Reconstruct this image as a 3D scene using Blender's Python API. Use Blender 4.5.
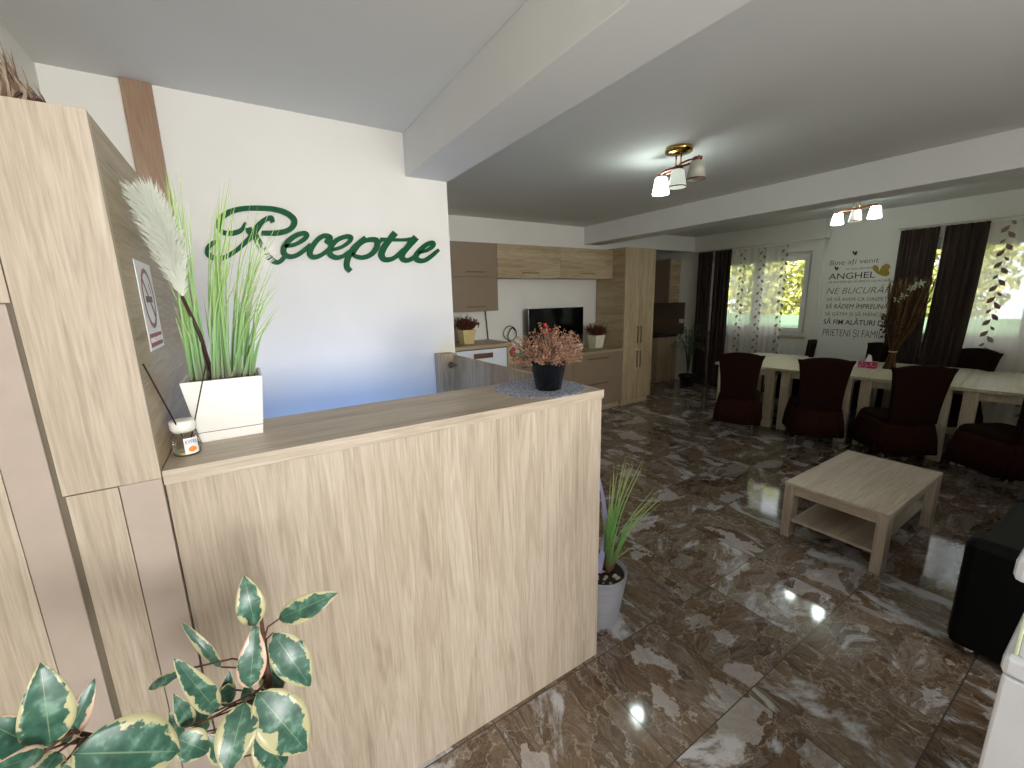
import bpy, math, random
from mathutils import Vector, Matrix
random.seed(7)
for o in list(bpy.data.objects): bpy.data.objects.remove(o, do_unlink=True)
S = bpy.context.scene
COL = S.collection
V = Vector
PI = math.pi

# ------------------------------------------------------------------ camera
YAW, PITCH, ROLL, FPX, CAMH = math.radians(32.26), math.radians(11.6), math.radians(1.36), 416.64, 1.65
_f = V((math.sin(YAW)*math.cos(PITCH), math.cos(YAW)*math.cos(PITCH), -math.sin(PITCH)))
_r = V((math.cos(YAW), -math.sin(YAW), 0)); _d = _f.cross(_r)
RX = math.cos(ROLL)*_r + math.sin(ROLL)*_d
RY = -math.sin(ROLL)*_r + math.cos(ROLL)*_d
CAM = V((0, 0, CAMH))
cd = bpy.data.cameras.new('camera'); cam = bpy.data.objects.new('camera', cd); COL.objects.link(cam)
cd.sensor_fit = 'HORIZONTAL'; cd.sensor_width = 36; cd.lens = FPX*36/1024; cd.clip_start = 0.02; cd.clip_end = 200
cam.matrix_world = Matrix(((RX.x, -RY.x, -_f.x, 0), (RX.y, -RY.y, -_f.y, 0), (RX.z, -RY.z, -_f.z, CAMH), (0, 0, 0, 1)))
S.camera = cam

def ray(x, y): return ((x-512)/FPX)*RX + ((y-384)/FPX)*RY + _f
def atY(x, y, Y): d = ray(x, y); return CAM + d*(Y/d.y)
def atX(x, y, X): d = ray(x, y); return CAM + d*(X/d.x)
def atZ(x, y, Z): d = ray(x, y); return CAM + d*((Z-CAMH)/d.z)

# ------------------------------------------------------------------ view, world, sun, big lights
vs = S.view_settings
vs.view_transform = 'Standard'; vs.look = 'None'; vs.gamma = 1; vs.use_curve_mapping = False
vs.exposure = 0.0
W = bpy.data.worlds.new('world'); S.world = W; W.use_nodes = True
bg = W.node_tree.nodes['Background']; bg.inputs[0].default_value = (0.86, 0.93, 1.0, 1); bg.inputs[1].default_value = 3.0

def lamp(name, kind, loc, energy, color=(1, 1, 1), target=None, **kw):
    l = bpy.data.lights.new(name, kind); l.energy = energy; l.color = color
    for k, v in kw.items(): setattr(l, k, v)
    o = bpy.data.objects.new(name, l); COL.objects.link(o); o.location = loc
    if target is not None: o.rotation_euler = (V(target)-V(loc)).to_track_quat('-Z', 'Y').to_euler()
    return o
lamp('sun', 'SUN', (0, 0, 10), 6.0, (1, 0.95, 0.85), target=(9, 2.5, 4.5), angle=0.02)
# daylight through the glazed entrance behind the photographer; then an added upward fill lifting ceiling and beam
lamp('entrance_daylight', 'AREA', (1.1, -4.9, 1.75), 76, (1.0, 0.995, 0.98), target=(0.55, 1.2, 1.5), shape='RECTANGLE', size=2.4, size_y=1.5, spread=math.radians(85))
lamp('ceiling_fill', 'AREA', (0.3, -2.0, 0.03), 115, (1.0, 0.985, 0.96), target=(0.4, -1.7, 2.6), shape='RECTANGLE', size=2.4, size_y=1.8, spread=math.radians(140))
# added blue fill behind the counter, tinting the lower sign wall
lamp('blue_wall_fill', 'AREA', (0.45, 2.1, 0.80), 5.0, (0.2, 0.42, 1.0), target=(0.5, 2.72, 0.95), shape='RECTANGLE', size=1.1, size_y=0.2)
# portals in the two windows of the right wall
for _y, _w in ((3.76, 1.58), (0.82, 2.05)):
    lamp('window_portal', 'AREA', (7.24, _y, 1.6), 1, target=(5.0, _y, 1.6), shape='RECTANGLE', size=_w, size_y=1.25).data.cycles.is_portal = True

# ------------------------------------------------------------------ helpers
def tag(o, label=None, cat=None, group=None, kind=None):
    if label: o['label'] = label
    if cat: o['category'] = cat
    if group: o['group'] = group
    if kind: o['kind'] = kind
    return o
def thing(name, label, cat, loc=(0, 0, 0), rz=0, group=None):
    o = bpy.data.objects.new(name, None); COL.objects.link(o); o.empty_display_size = 0.05
    o.location = loc; o.rotation_euler = (0, 0, rz)
    return tag(o, label, cat, group)
def dup(root, loc, rz, label, group=None):
    r = root.copy(); COL.objects.link(r); r.location = loc; r.rotation_euler = (0, 0, rz); r['label'] = label
    if group: r['group'] = group
    for ch in [c for c in root.children]:
        c = ch.copy(); COL.objects.link(c); c.parent = r
        for g in [q for q in ch.children]:
            d = g.copy(); COL.objects.link(d); d.parent = c
    return r
class MB:
    def __init__(s): s.v = []; s.f = []; s.m = []; s.uv = {}; s.sm = []
    def face(s, idx, mi=0, uv=None, smooth=False):
        if uv: s.uv[len(s.f)] = uv
        s.f.append(tuple(idx)); s.m.append(mi); s.sm.append(smooth)
    def poly(s, pts, mi=0, uv=None):
        b = len(s.v); s.v += [V(p) for p in pts]; s.face(range(b, b+len(pts)), mi, uv); return s
    def box(s, x0, x1, y0, y1, z0, z1, mi=0):
        b = len(s.v)
        s.v += [V(p) for p in ((x0,y0,z0),(x1,y0,z0),(x1,y1,z0),(x0,y1,z0),(x0,y0,z1),(x1,y0,z1),(x1,y1,z1),(x0,y1,z1))]
        for q in ((3,2,1,0),(4,5,6,7),(0,1,5,4),(1,2,6,5),(2,3,7,6),(3,0,4,7)): s.face([b+i for i in q], mi)
        return s
    def grid(s, rows, mi=0, closed=False, smooth=True, uvs=None):
        b = len(s.v); n = len(rows[0])
        for r in rows: s.v += [V(p) for p in r]
        for i in range(len(rows)-1):
            for j in range(n if closed else n-1):
                k = (j+1) % n
                q = [b+i*n+j, b+i*n+k, b+(i+1)*n+k, b+(i+1)*n+j]
                uv = [uvs[a-b] for a in q] if uvs else None
                s.face(q, mi, uv, smooth)
        return s
    def tube(s, pts, rad, n=8, mi=0, cap=True):
        pts = [V(p) for p in pts]
        if not isinstance(rad, (list, tuple)): rad = [rad]*len(pts)
        rows = []; up = None
        for i, p in enumerate(pts):
            t = (pts[min(i+1, len(pts)-1)]-pts[max(i-1, 0)])
            t = t.normalized() if t.length > 1e-9 else V((0, 0, 1))
            if up is None: up = V((0, 0, 1)) if abs(t.z) < 0.9 else V((1, 0, 0))
            a = t.cross(up); a = a.normalized() if a.length > 1e-6 else t.orthogonal().normalized()
            b = a.cross(t).normalized(); up = b
            rows.append([p+rad[i]*(math.cos(2*PI*k/n)*a+math.sin(2*PI*k/n)*b) for k in range(n)])
        b0 = len(s.v); s.grid(rows, mi, True)
        if cap:
            s.face([b0+k for k in range(n)][::-1], mi); s.face([b0+(len(rows)-1)*n+k for k in range(n)], mi)
        return s
    def lathe(s, prof, c=(0, 0, 0), n=24, mi=0, sx=1, sy=1, cap=True):
        rows = [[V((c[0]+r*sx*math.cos(2*PI*k/n), c[1]+r*sy*math.sin(2*PI*k/n), c[2]+z)) for k in range(n)] for r, z in prof]
        b0 = len(s.v); s.grid(rows, mi, True)
        if cap:
            s.face([b0+k for k in range(n)][::-1], mi); s.face([b0+(len(rows)-1)*n+k for k in range(n)], mi)
        return s
    def ball(s, c, r, n=8, mi=0, sz=1):
        m = max(4, n//2+1); c = V(c)
        rows = [[c+V((r*math.sin(PI*i/m)*math.cos(2*PI*k/n), r*math.sin(PI*i/m)*math.sin(2*PI*k/n), -r*sz*math.cos(PI*i/m))) for k in range(n)] for i in range(m+1)]
        return s.grid(rows, mi, True)
    def prism(s, outline, d, mi=0):
        """closed outline (3D points) swept by the vector d"""
        n = len(outline); b = len(s.v); d = V(d)
        s.v += [V(p) for p in outline]+[V(p)+d for p in outline]
        s.face(range(b, b+n), mi); s.face(range(b+2*n-1, b+n-1, -1), mi)
        for i in range(n): j = (i+1) % n; s.face([b+j, b+i, b+n+i, b+n+j], mi)
        return s
    def blade(s, pts, w, side=None, mi=0, uv=False):
        """thin tapering leaf strip along pts"""
        pts = [V(p) for p in pts]; n = len(pts); rows = []; uvs = []
        for i, p in enumerate(pts):
            t = pts[min(i+1, n-1)]-pts[max(i-1, 0)]
            a = side if side else t.cross(p-CAM)
            a = a.normalized()
            k = i/(n-1); ww = w*(1-k**1.5*0.93)
            rows.append([p-a*ww/2, p+a*ww/2]); uvs += [(k, 0), (k, 1)]
        return s.grid(rows, mi, False, True, uvs)
    def build(s, name, mats, parent=None, bevel=0, local=False, **tg):
        me = bpy.data.meshes.new(name)
        vs_ = s.v
        if parent is not None and not local:
            inv = Matrix.LocRotScale(parent.location, parent.rotation_euler, None)
            p = parent.parent
            while p is not None:
                inv = Matrix.LocRotScale(p.location, p.rotation_euler, None) @ inv; p = p.parent
            inv = inv.inverted(); vs_ = [inv @ q for q in vs_]
        me.from_pydata([tuple(q) for q in vs_], [], s.f)
        if not isinstance(mats, (list, tuple)): mats = [mats]
        for m in mats: me.materials.append(m)
        for p, mi, sm in zip(me.polygons, s.m, s.sm): p.material_index = mi; p.use_smooth = sm
        if s.uv:
            ul = me.uv_layers.new(name='uv')
            for p in me.polygons:
                u = s.uv.get(p.index)
                if u:
                    for li, c in zip(p.loop_indices, u): ul.data[li].uv = c
        me.validate(); me.update()
        o = bpy.data.objects.new(name, me); COL.objects.link(o)
        if parent is not None: o.parent = parent
        if bevel:
            b = o.modifiers.new('bevel', 'BEVEL'); b.width = bevel; b.segments = 2; b.limit_method = 'ANGLE'
        tag(o, tg.get('label'), tg.get('cat'), tg.get('group'), tg.get('kind'))
        return o
def box(name, m, b, parent=None, bevel=0.002, **tg): return MB().box(*b).build(name, m, parent, bevel, **tg)
def struct(o): o['kind'] = 'structure'; return o
def spline(pts, n=6):
    out = []; P = [V(p) for p in pts]
    for i in range(len(P)-1):
        a, b, c, d = P[max(i-1, 0)], P[i], P[i+1], P[min(i+2, len(P)-1)]
        for k in range(n):
            t = k/n
            out.append(0.5*((2*b)+(c-a)*t+(2*a-5*b+4*c-d)*t*t+(3*b-a-3*c+d)*t**3))
    return out+[P[-1]]

# ------------------------------------------------------------------ materials
def lin(h):
    h = h.lstrip('#'); c = [int(h[i:i+2], 16)/255 for i in (0, 2, 4)]
    return tuple(x/12.92 if x < 0.04045 else ((x+0.055)/1.055)**2.4 for x in c)+(1,)
class NT:
    def __init__(s, name):
        s.m = bpy.data.materials.new(name); s.m.use_nodes = True; s.t = s.m.node_tree
        s.b = s.t.nodes['Principled BSDF']
    def n(s, kind, ins=None, **kw):
        o = s.t.nodes.new(kind)
        for k, v in kw.items(): setattr(o, k, v)
        for k, v in (ins or {}).items():
            if isinstance(v, bpy.types.NodeSocket): s.t.links.new(v, o.inputs[k])
            else: o.inputs[k].default_value = v
        return o
    def math(s, op, a, b=0.0):
        return s.n('ShaderNodeMath', {0: a, 1: b}, operation=op).outputs[0]
    def ramp(s, fac, stops, interp='LINEAR'):
        r = s.n('ShaderNodeValToRGB', {0: fac}); e = r.color_ramp; e.interpolation = interp
        while len(e.elements) < len(stops): e.elements.new(0.5)
        for el, (p, c) in zip(e.elements, stops): el.position = p; el.color = lin(c) if isinstance(c, str) else c
        return r.outputs[0]
    def mix(s, fac, a, b):
        r = s.n('ShaderNodeMix', data_type='RGBA')
        for k, v in ((0, fac), (6, a), (7, b)):
            if isinstance(v, bpy.types.NodeSocket): s.t.links.new(v, r.inputs[k])
            else: r.inputs[k].default_value = lin(v) if isinstance(v, str) else v
        return r.outputs[2]
    def set(s, **kw):
        for k, v in kw.items():
            i = s.b.inputs[k.replace('_', ' ')]
            if isinstance(v, bpy.types.NodeSocket): s.t.links.new(v, i)
            else: i.default_value = lin(v) if isinstance(v, str) else v
        return s
    def bump(s, h, st=0.2, d=0.002):
        s.set(Normal=s.n('ShaderNodeBump', {'Height': h, 'Strength': st, 'Distance': d}).outputs[0]); return s
def plain(name, col, rough=0.5, var=0.06, scale=12, metal=0, **kw):
    t = NT(name); c = t.n('ShaderNodeTexCoord').outputs['Object']
    nz = t.n('ShaderNodeTexNoise', {'Vector': c, 'Scale': scale, 'Detail': 3}).outputs[0]
    base = lin(col); dk = tuple(x*(1-var) for x in base[:3])+(1,); lt = tuple(min(1, x*(1+var)) for x in base[:3])+(1,)
    t.set(Base_Color=t.ramp(nz, [(0.3, dk), (0.7, lt)]), Roughness=rough, Metallic=metal, **kw)
    return t.m
def wood(name, cols, grain='Z', rough=0.45, sc=1.0):
    t = NT(name); c = t.n('ShaderNodeTexCoord').outputs['Object']
    long_ = {'X': (0.9, 13, 13), 'Y': (13, 0.9, 13), 'Z': (13, 13, 0.9)}[grain]
    mp = t.n('ShaderNodeMapping', {'Vector': c, 'Scale': tuple(q*sc for q in long_)}).outputs[0]
    n1 = t.n('ShaderNodeTexNoise', {'Vector': mp, 'Scale': 1.1, 'Detail': 4, 'Roughness': 0.55, 'Distortion': 0.6}).outputs[0]
    fine = {'X': (5, 130, 130), 'Y': (130, 5, 130), 'Z': (130, 130, 5)}[grain]
    mp2 = t.n('ShaderNodeMapping', {'Vector': c, 'Scale': fine}).outputs[0]
    n2 = t.n('ShaderNodeTexNoise', {'Vector': mp2, 'Scale': 1.3, 'Detail': 3, 'Roughness': 0.7}).outputs[0]
    bands = t.math('FRACT', t.math('MULTIPLY', n1, 7.0))
    bands = t.math('ABSOLUTE', t.math('SUBTRACT', bands, 0.5))
    f = t.math('ADD', t.math('MULTIPLY', n1, 0.48), t.math('ADD', t.math('MULTIPLY', n2, 0.42), t.math('MULTIPLY', bands, 0.22)))
    col = t.ramp(f, [(0.30, cols[0]), (0.5, cols[1]), (0.68, cols[2])])
    t.set(Base_Color=col, Roughness=rough).bump(n2, 0.08, 0.001)
    return t.m
OAK = ('#988976', '#b6a794', '#cabdac')
oakZ = wood('sonoma_oak_upright', OAK, 'Z'); oakX = wood('sonoma_oak_across', OAK, 'X'); oakY = wood('sonoma_oak_lengthwise', OAK, 'Y')
KOAK = ('#8b7557', '#ad9877', '#c3b293')
koakZ = wood('kitchen_oak_upright', KOAK, 'Z'); koakX = wood('kitchen_oak_across', KOAK, 'X'); koakY = wood('kitchen_oak_lengthwise', KOAK, 'Y')
brownwood = wood('brown_laminate', ('#84684e', '#987a5f', '#a78b70'), 'Z')
wall_m = plain('white_wall_paint', '#e9e6de', 0.85, 0.02, 3)
ceil_m = plain('ceiling_paint', '#dededa', 0.9, 0.02, 2)
beam_m = plain('beam_paint', '#e6e6e2', 0.9, 0.02, 2)
mocha = plain('mocha_lacquer', '#8d7a66', 0.35, 0.03)
gloss = plain('mocha_gloss_panel', '#b5a69a', 0.12, 0.03)
groove_m = plain('shadow_joint', '#6a604f', 0.6)
white_pl = plain('white_plastic', '#eeece6', 0.28, 0.02)
white_en = plain('white_enamel', '#e6eaf2', 0.25, 0.02)
black_pl = plain('black_plastic', '#0b0c10', 0.18, 0.1)
screen_m = plain('black_screen', '#060708', 0.08, 0.1)
steel = plain('brushed_steel', '#b9b6b0', 0.3, 0.04, metal=1)
handle_m = plain('bronze_handle', '#77654f', 0.35, 0.05, metal=0.6)
brass = plain('polished_brass', '#c9a763', 0.18, 0.05, metal=1)
copper = plain('copper_arm', '#7c4a36', 0.3, 0.08, metal=0.8)
green_sign = plain('green_acrylic', '#00522c', 0.5, 0.04, Specular_IOR_Level=0.15)
leather = plain('black_leather', '#070708', 0.5, 0.15, 40, Specular_IOR_Level=0.15)
brown_cloth = plain('brown_stretch_cover', '#22110a', 0.95, 0.14, 30, Specular_IOR_Level=0.1)
soil = plain('dark_soil', '#2a1e16', 0.95, 0.4, 60)
def floor_mat():
    t = NT('marble_look_tiles'); p = t.n('ShaderNodeTexCoord').outputs['Object']
    sp = t.n('ShaderNodeSeparateXYZ', {0: p})
    T = 0.478
    ux = t.math('DIVIDE', t.math('SUBTRACT', sp.outputs[0], 1.59), T); uy = t.math('DIVIDE', t.math('SUBTRACT', sp.outputs[1], 0.717), T)
    ix = t.math('FLOOR', ux); iy = t.math('FLOOR', uy); fx = t.math('FRACT', ux); fy = t.math('FRACT', uy)
    cell = t.n('ShaderNodeCombineXYZ', {0: ix, 1: iy}).outputs[0]
    wn = t.n('ShaderNodeTexWhiteNoise', {'Vector': cell}, noise_dimensions='3D')
    off = t.n('ShaderNodeVectorMath', {0: wn.outputs['Color'], 'Scale': 23.0}, operation='SCALE').outputs[0]
    ang = t.math('MULTIPLY', t.math('FLOOR', t.math('MULTIPLY', wn.outputs['Value'], 4.0)), PI/2)
    rot = t.n('ShaderNodeVectorRotate', {'Vector': p, 'Angle': ang}, rotation_type='Z_AXIS').outputs[0]
    q = t.n('ShaderNodeVectorMath', {0: rot, 1: off}, operation='ADD').outputs[0]
    mp = t.n('ShaderNodeMapping', {'Vector': q, 'Rotation': (0, 0, 0.6), 'Scale': (1.0, 2.6, 1)}).outputs[0]
    n1 = t.n('ShaderNodeTexNoise', {'Vector': mp, 'Scale': 2.4, 'Detail': 10, 'Roughness': 0.64, 'Distortion': 1.1}).outputs[0]
    base = t.ramp(n1, [(0.28, '#261e17'), (0.38, '#523f2f'), (0.46, '#7f6b56'), (0.51, '#554638'), (0.57, '#93867b'), (0.60, '#62554a'), (0.67, '#e6e5e8')])
    mp3 = t.n('ShaderNodeMapping', {'Vector': q, 'Rotation': (0, 0, 0.4), 'Scale': (1.0, 1.9, 1)}).outputs[0]
    n2 = t.n('ShaderNodeTexNoise', {'Vector': mp3, 'Scale': 1.9, 'Detail': 8, 'Roughness': 0.7, 'Distortion': 2.2}).outputs[0]
    vein = t.ramp(t.math('ABSOLUTE', t.math('SUBTRACT', n2, 0.5)), [(0.0, (1, 1, 1, 1)), (0.018, (0, 0, 0, 1))])
    c = t.mix(t.math('MULTIPLY', vein, 0.45), base, '#b3a595')
    dn = t.n('ShaderNodeTexNoise', {'Vector': q, 'Scale': 5.0, 'Detail': 5, 'Roughness': 0.6}, noise_dimensions='3D').outputs['Color']
    qd = t.n('ShaderNodeVectorMath', {0: mp3, 1: t.n('ShaderNodeVectorMath', {0: dn, 'Scale': 0.55}, operation='SCALE').outputs[0]}, operation='ADD').outputs[0]
    vo = t.n('ShaderNodeTexVoronoi', {'Vector': qd, 'Scale': 4.2})
    sh_ = t.n('ShaderNodeSeparateColor', {0: vo.outputs['Color']}).outputs[0]
    c = t.mix(0.42, c, t.ramp(sh_, [(0.0, '#2e241b'), (0.35, '#6b5643'), (0.6, '#8a7a6b'), (0.8, '#5d4c3c'), (0.93, '#d8d6d8')]))
    ed = t.n('ShaderNodeTexVoronoi', {'Vector': qd, 'Scale': 4.2}, feature='DISTANCE_TO_EDGE').outputs[0]
    c = t.mix(t.ramp(ed, [(0.0, (0.55, 0.55, 0.55, 1)), (0.03, (0, 0, 0, 1))]), c, '#b9ac9d')
    cl = t.n('ShaderNodeTexNoise', {'Vector': mp3, 'Scale': 1.3, 'Detail': 7, 'Roughness': 0.66, 'Distortion': 1.2, 'W': 3.0}, noise_dimensions='4D').outputs[0]
    c = t.mix(t.ramp(cl, [(0.57, (0, 0, 0, 1)), (0.63, (0.8, 0.8, 0.8, 1))]), c, '#cfd0d6')
    g = t.math('MINIMUM', t.math('MINIMUM', fx, t.math('SUBTRACT', 1.0, fx)), t.math('MINIMUM', fy, t.math('SUBTRACT', 1.0, fy)))
    gr = t.math('LESS_THAN', g, 0.0045)
    c = t.mix(gr, c, '#2b241d')
    t.set(Base_Color=c, Roughness=t.math('ADD', t.math('MULTIPLY', gr, 0.5), 0.07), Specular_IOR_Level=0.6)
    return t.m
floor_m = floor_mat()
def glow(name, col, st):
    t = NT(name); t.set(Base_Color=col, Emission_Color=col, Emission_Strength=st, Roughness=0.4); return t.m
def glassy(name, tint='#ffffff', alpha=0.25, rough=0.03):
    t = NT(name); tr = t.n('ShaderNodeBsdfTransparent', {0: lin(tint)}).outputs[0]
    gl = t.n('ShaderNodeBsdfGlossy', {0: (1, 1, 1, 1), 'Roughness': rough}).outputs[0]
    fr = t.n('ShaderNodeFresnel', {'IOR': 1.45}).outputs[0]
    mx = t.n('ShaderNodeMixShader', {0: t.math('MULTIPLY', fr, alpha*3), 1: tr, 2: gl}).outputs[0]
    t.t.links.new(mx, t.t.nodes['Material Output'].inputs[0]); return t.m
window_glass = glassy('window_glass'); clear_glass = glassy('clear_bottle_glass', '#fbfaf4', 0.3)
def sheer_mat():
    t = NT('white_voile'); tr = t.n('ShaderNodeBsdfTransparent').outputs[0]
    tl = t.n('ShaderNodeBsdfTranslucent', {0: lin('#f4f0ea')}).outputs[0]; df = t.n('ShaderNodeBsdfDiffuse', {0: lin('#f4f0ea')}).outputs[0]
    a = t.n('ShaderNodeMixShader', {0: 0.4, 1: tl, 2: df}).outputs[0]
    c = t.n('ShaderNodeTexCoord').outputs['Object']
    w = t.n('ShaderNodeTexNoise', {'Vector': t.n('ShaderNodeMapping', {'Vector': c, 'Scale': (1, 14, 0.3)}).outputs[0], 'Scale': 1.0}).outputs[0]
    m = t.n('ShaderNodeMixShader', {0: t.math('ADD', t.math('MULTIPLY', w, 0.3), 0.52), 1: tr, 2: a}).outputs[0]
    t.t.links.new(m, t.t.nodes['Material Output'].inputs[0]); return t.m
sheer_m = sheer_mat(); sheer_leaf = plain('woven_leaf_pattern', '#8d7468', 0.9, 0.15, 30)
def curtain_mat():
    t = NT('dark_brown_curtain'); c = t.n('ShaderNodeTexCoord').outputs['Object']
    n = t.n('ShaderNodeTexNoise', {'Vector': t.n('ShaderNodeMapping', {'Vector': c, 'Scale': (20, 25, 0.6)}).outputs[0], 'Scale': 1.5}).outputs[0]
    t.set(Base_Color=t.ramp(n, [(0.35, '#22150f'), (0.65, '#3f2d22')]), Roughness=0.75); return t.m
curtain_m = curtain_mat()
def grass_mat(name, a, b, c, k0=0.22):
    t = NT(name); u = t.n('ShaderNodeSeparateXYZ', {0: t.n('ShaderNodeTexCoord').outputs['UV']}).outputs[0]
    t.set(Base_Color=t.ramp(u, [(0.0, a), (k0, b), (0.9, c)]), Roughness=0.45); return t.m
grass_m = grass_mat('artificial_grass', '#4a2323', '#5f9440', '#a2c466')
grass2_m = grass_mat('artificial_grass_dark', '#6a1830', '#5c9c4a', '#b9c47c', 0.36)
def ficus_mat(name, rim, rim2):
    t = NT(name); uv = t.n('ShaderNodeTexCoord').outputs['UV']; s = t.n('ShaderNodeSeparateXYZ', {0: uv})
    g = t.n('ShaderNodeTexCoord').outputs['Object']
    n = t.n('ShaderNodeTexNoise', {'Vector': g, 'Scale': 36, 'Detail': 3, 'Roughness': 0.55}).outputs[0]
    n2 = t.n('ShaderNodeTexNoise', {'Vector': g, 'Scale': 60, 'Detail': 2}).outputs[0]
    cv = t.math('ABSOLUTE', t.math('SUBTRACT', s.outputs[1], 0.5))
    d = t.math('ADD', cv, t.math('MULTIPLY', t.math('SUBTRACT', n, 0.5), 0.85))
    green = t.ramp(n2, [(0.3, '#2a4d40'), (0.55, '#3d6653'), (0.72, '#6f9280')])
    col = t.mix(t.ramp(d, [(0.355, (0, 0, 0, 1)), (0.385, (1, 1, 1, 1))]), green, t.mix(n2, rim, rim2))
    mid = t.math('LESS_THAN', cv, 0.012)
    col = t.mix(t.math('MULTIPLY', mid, 0.5), col, '#8fa77c')
    t.set(Base_Color=col, Roughness=0.3); return t.m
ficus_m = ficus_mat('variegated_leaf', '#c9bd93', '#aaae84'); ficus_pink = ficus_mat('variegated_leaf_pink', '#d3a69a', '#cdbc98')
foliage_m = plain('green_leaves', '#2f5a33', 0.5, 0.35, 20)
def outside_leaf():
    t = NT('sunlit_foliage'); c = t.n('ShaderNodeTexCoord').outputs['Object']
    n = t.n('ShaderNodeTexNoise', {'Vector': c, 'Scale': 3, 'Detail': 5}).outputs[0]
    t.set(Base_Color=t.ramp(n, [(0.3, '#8c9c4a'), (0.5, '#cfcf72'), (0.7, '#eeeab0')]), Roughness=0.8); return t.m
out_leaf = outside_leaf()

# ------------------------------------------------------------------ setting
ZC = 2.66; XR = 7.1; YW = 2.72; YK = 4.9; XL = -0.6; YB = -5.2
struct(box('floor', floor_m, (XL-0.1, XR+0.1, YB-0.1, 8.1, -0.1, 0), bevel=0))
struct(box('ceiling', ceil_m, (XL-0.1, XR+0.1, YB-0.1, 8.1, ZC, ZC+0.1), bevel=0))
struct(box('wall_left', wall_m, (XL-0.1, XL, YB-0.1, YW+0.12, 0, ZC), bevel=0))
struct(box('wall_reception', wall_m, (XL, 1.243, YW, YW+0.12, 0, ZC), bevel=0))
struct(box('wall_inner_left', wall_m, (1.0, 1.1, YW+0.12, YK+0.1, 0, ZC), bevel=0))
w = MB().box(1.1, 5.31, YK, YK+0.12, 0, ZC).box(5.31, XR, YK, YK+0.12, 2.41, ZC)
struct(w.build('wall_kitchen', wall_m))
struct(box('wall_alcove_back', wall_m, (1.0, XR, 8.0, 8.1, 0, ZC), bevel=0))
struct(box('wall_alcove_left', wall_m, (5.0, 5.1, YK+0.12, 8.0, 0, ZC), bevel=0))
struct(box('wall_back', wall_m, (XL-0.1, XR+0.1, YB-0.1, YB, 0, ZC), bevel=0))
# right wall with two window openings
W1 = (2.97, 4.55, 0.98, 2.235); W2 = (-0.2, 1.84, 0.98, 2.235)
TW = 0.22
w = MB()
for (y0, y1, z0, z1) in ((YB-0.1, W2[0], 0, ZC), (W2[1], W1[0], 0, ZC), (W1[1], 8.1, 0, ZC), (W2[0], W2[1], 0, W2[2]), (W2[0], W2[1], W2[3], ZC), (W1[0], W1[1], 0, W1[2]), (W1[0], W1[1], W1[3], ZC)):
    w.box(XR, XR+TW, y0, y1, z0, z1)
struct(w.build('wall_right', wall_m))
struct(box('trim_1', beam_m, (0.965, 1.25, YB, YW, 2.412, ZC), bevel=0.004))
struct(box('trim_2', beam_m, (4.42, 4.72, YB, YK, 2.412, ZC), bevel=0.004))
struct(box('trim_3', brownwood, (-0.335, -0.222, YW-0.022, YW, 0, ZC), bevel=0.001))
frame_m = plain('white_window_frame', '#e9e9e6', 0.35, 0.02); sill_m = plain('stone_sill', '#b9aa94', 0.4, 0.1)
for k, (y0, y1, z0, z1) in enumerate((W1, W2)):
    x0, x1 = XR+0.10, XR+0.16
    win = struct(MB().box(x0, x1, y0, y1, z0, z0+0.05).box(x0, x1, y0, y1, z1-0.05, z1).box(x0, x1, y0, y0+0.05, z0+0.05, z1-0.05).box(x0, x1, y1-0.05, y1, z0+0.05, z1-0.05).build('window_%d' % (k+1), frame_m))
    ym = (y0+y1)/2
    for a, b in ((y0+0.052, ym-0.002), (ym+0.002, y1-0.052)):
        s_ = MB(); q = 0.07; za, zb = z0+0.052, z1-0.052
        s_.box(x0-0.015, x1-0.015, a, b, za, za+q).box(x0-0.015, x1-0.015, a, b, zb-q, zb).box(x0-0.015, x1-0.015, a, a+q, za+q, zb-q).box(x0-0.015, x1-0.015, b-q, b, za+q, zb-q)
        sash = s_.build('sash', frame_m, win, 0.004)
        MB().box(x0+0.01, x0+0.016, a+q, b-q, za+q, zb-q).build('pane', window_glass, sash)
    MB().box(XR-0.04, x0, y0-0.03, y1+0.03, z0-0.035, z0).build('sill', sill_m, win, 0.004)
# alcove tiles
tile_m = NT('brown_wall_tiles'); _c = tile_m.n('ShaderNodeTexCoord').outputs['Object']
_b = tile_m.n('ShaderNodeTexBrick', {'Vector': tile_m.n('ShaderNodeMapping', {'Vector': _c, 'Rotation': (PI/2, 0, PI/2)}).outputs[0], 'Color1': lin('#6a5a46'), 'Color2': lin('#665642'), 'Mortar': lin('#4f4333'), 'Scale': 1.0, 'Mortar Size': 0.004, 'Brick Width': 0.6, 'Row Height': 0.3})
tile_m.set(Base_Color=_b.outputs[0], Roughness=0.25)
struct(box('trim_4', tile_m.m, (XR-0.012, XR, YK+0.12, 8.0, 0.9, 1.5), bevel=0))

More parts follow.
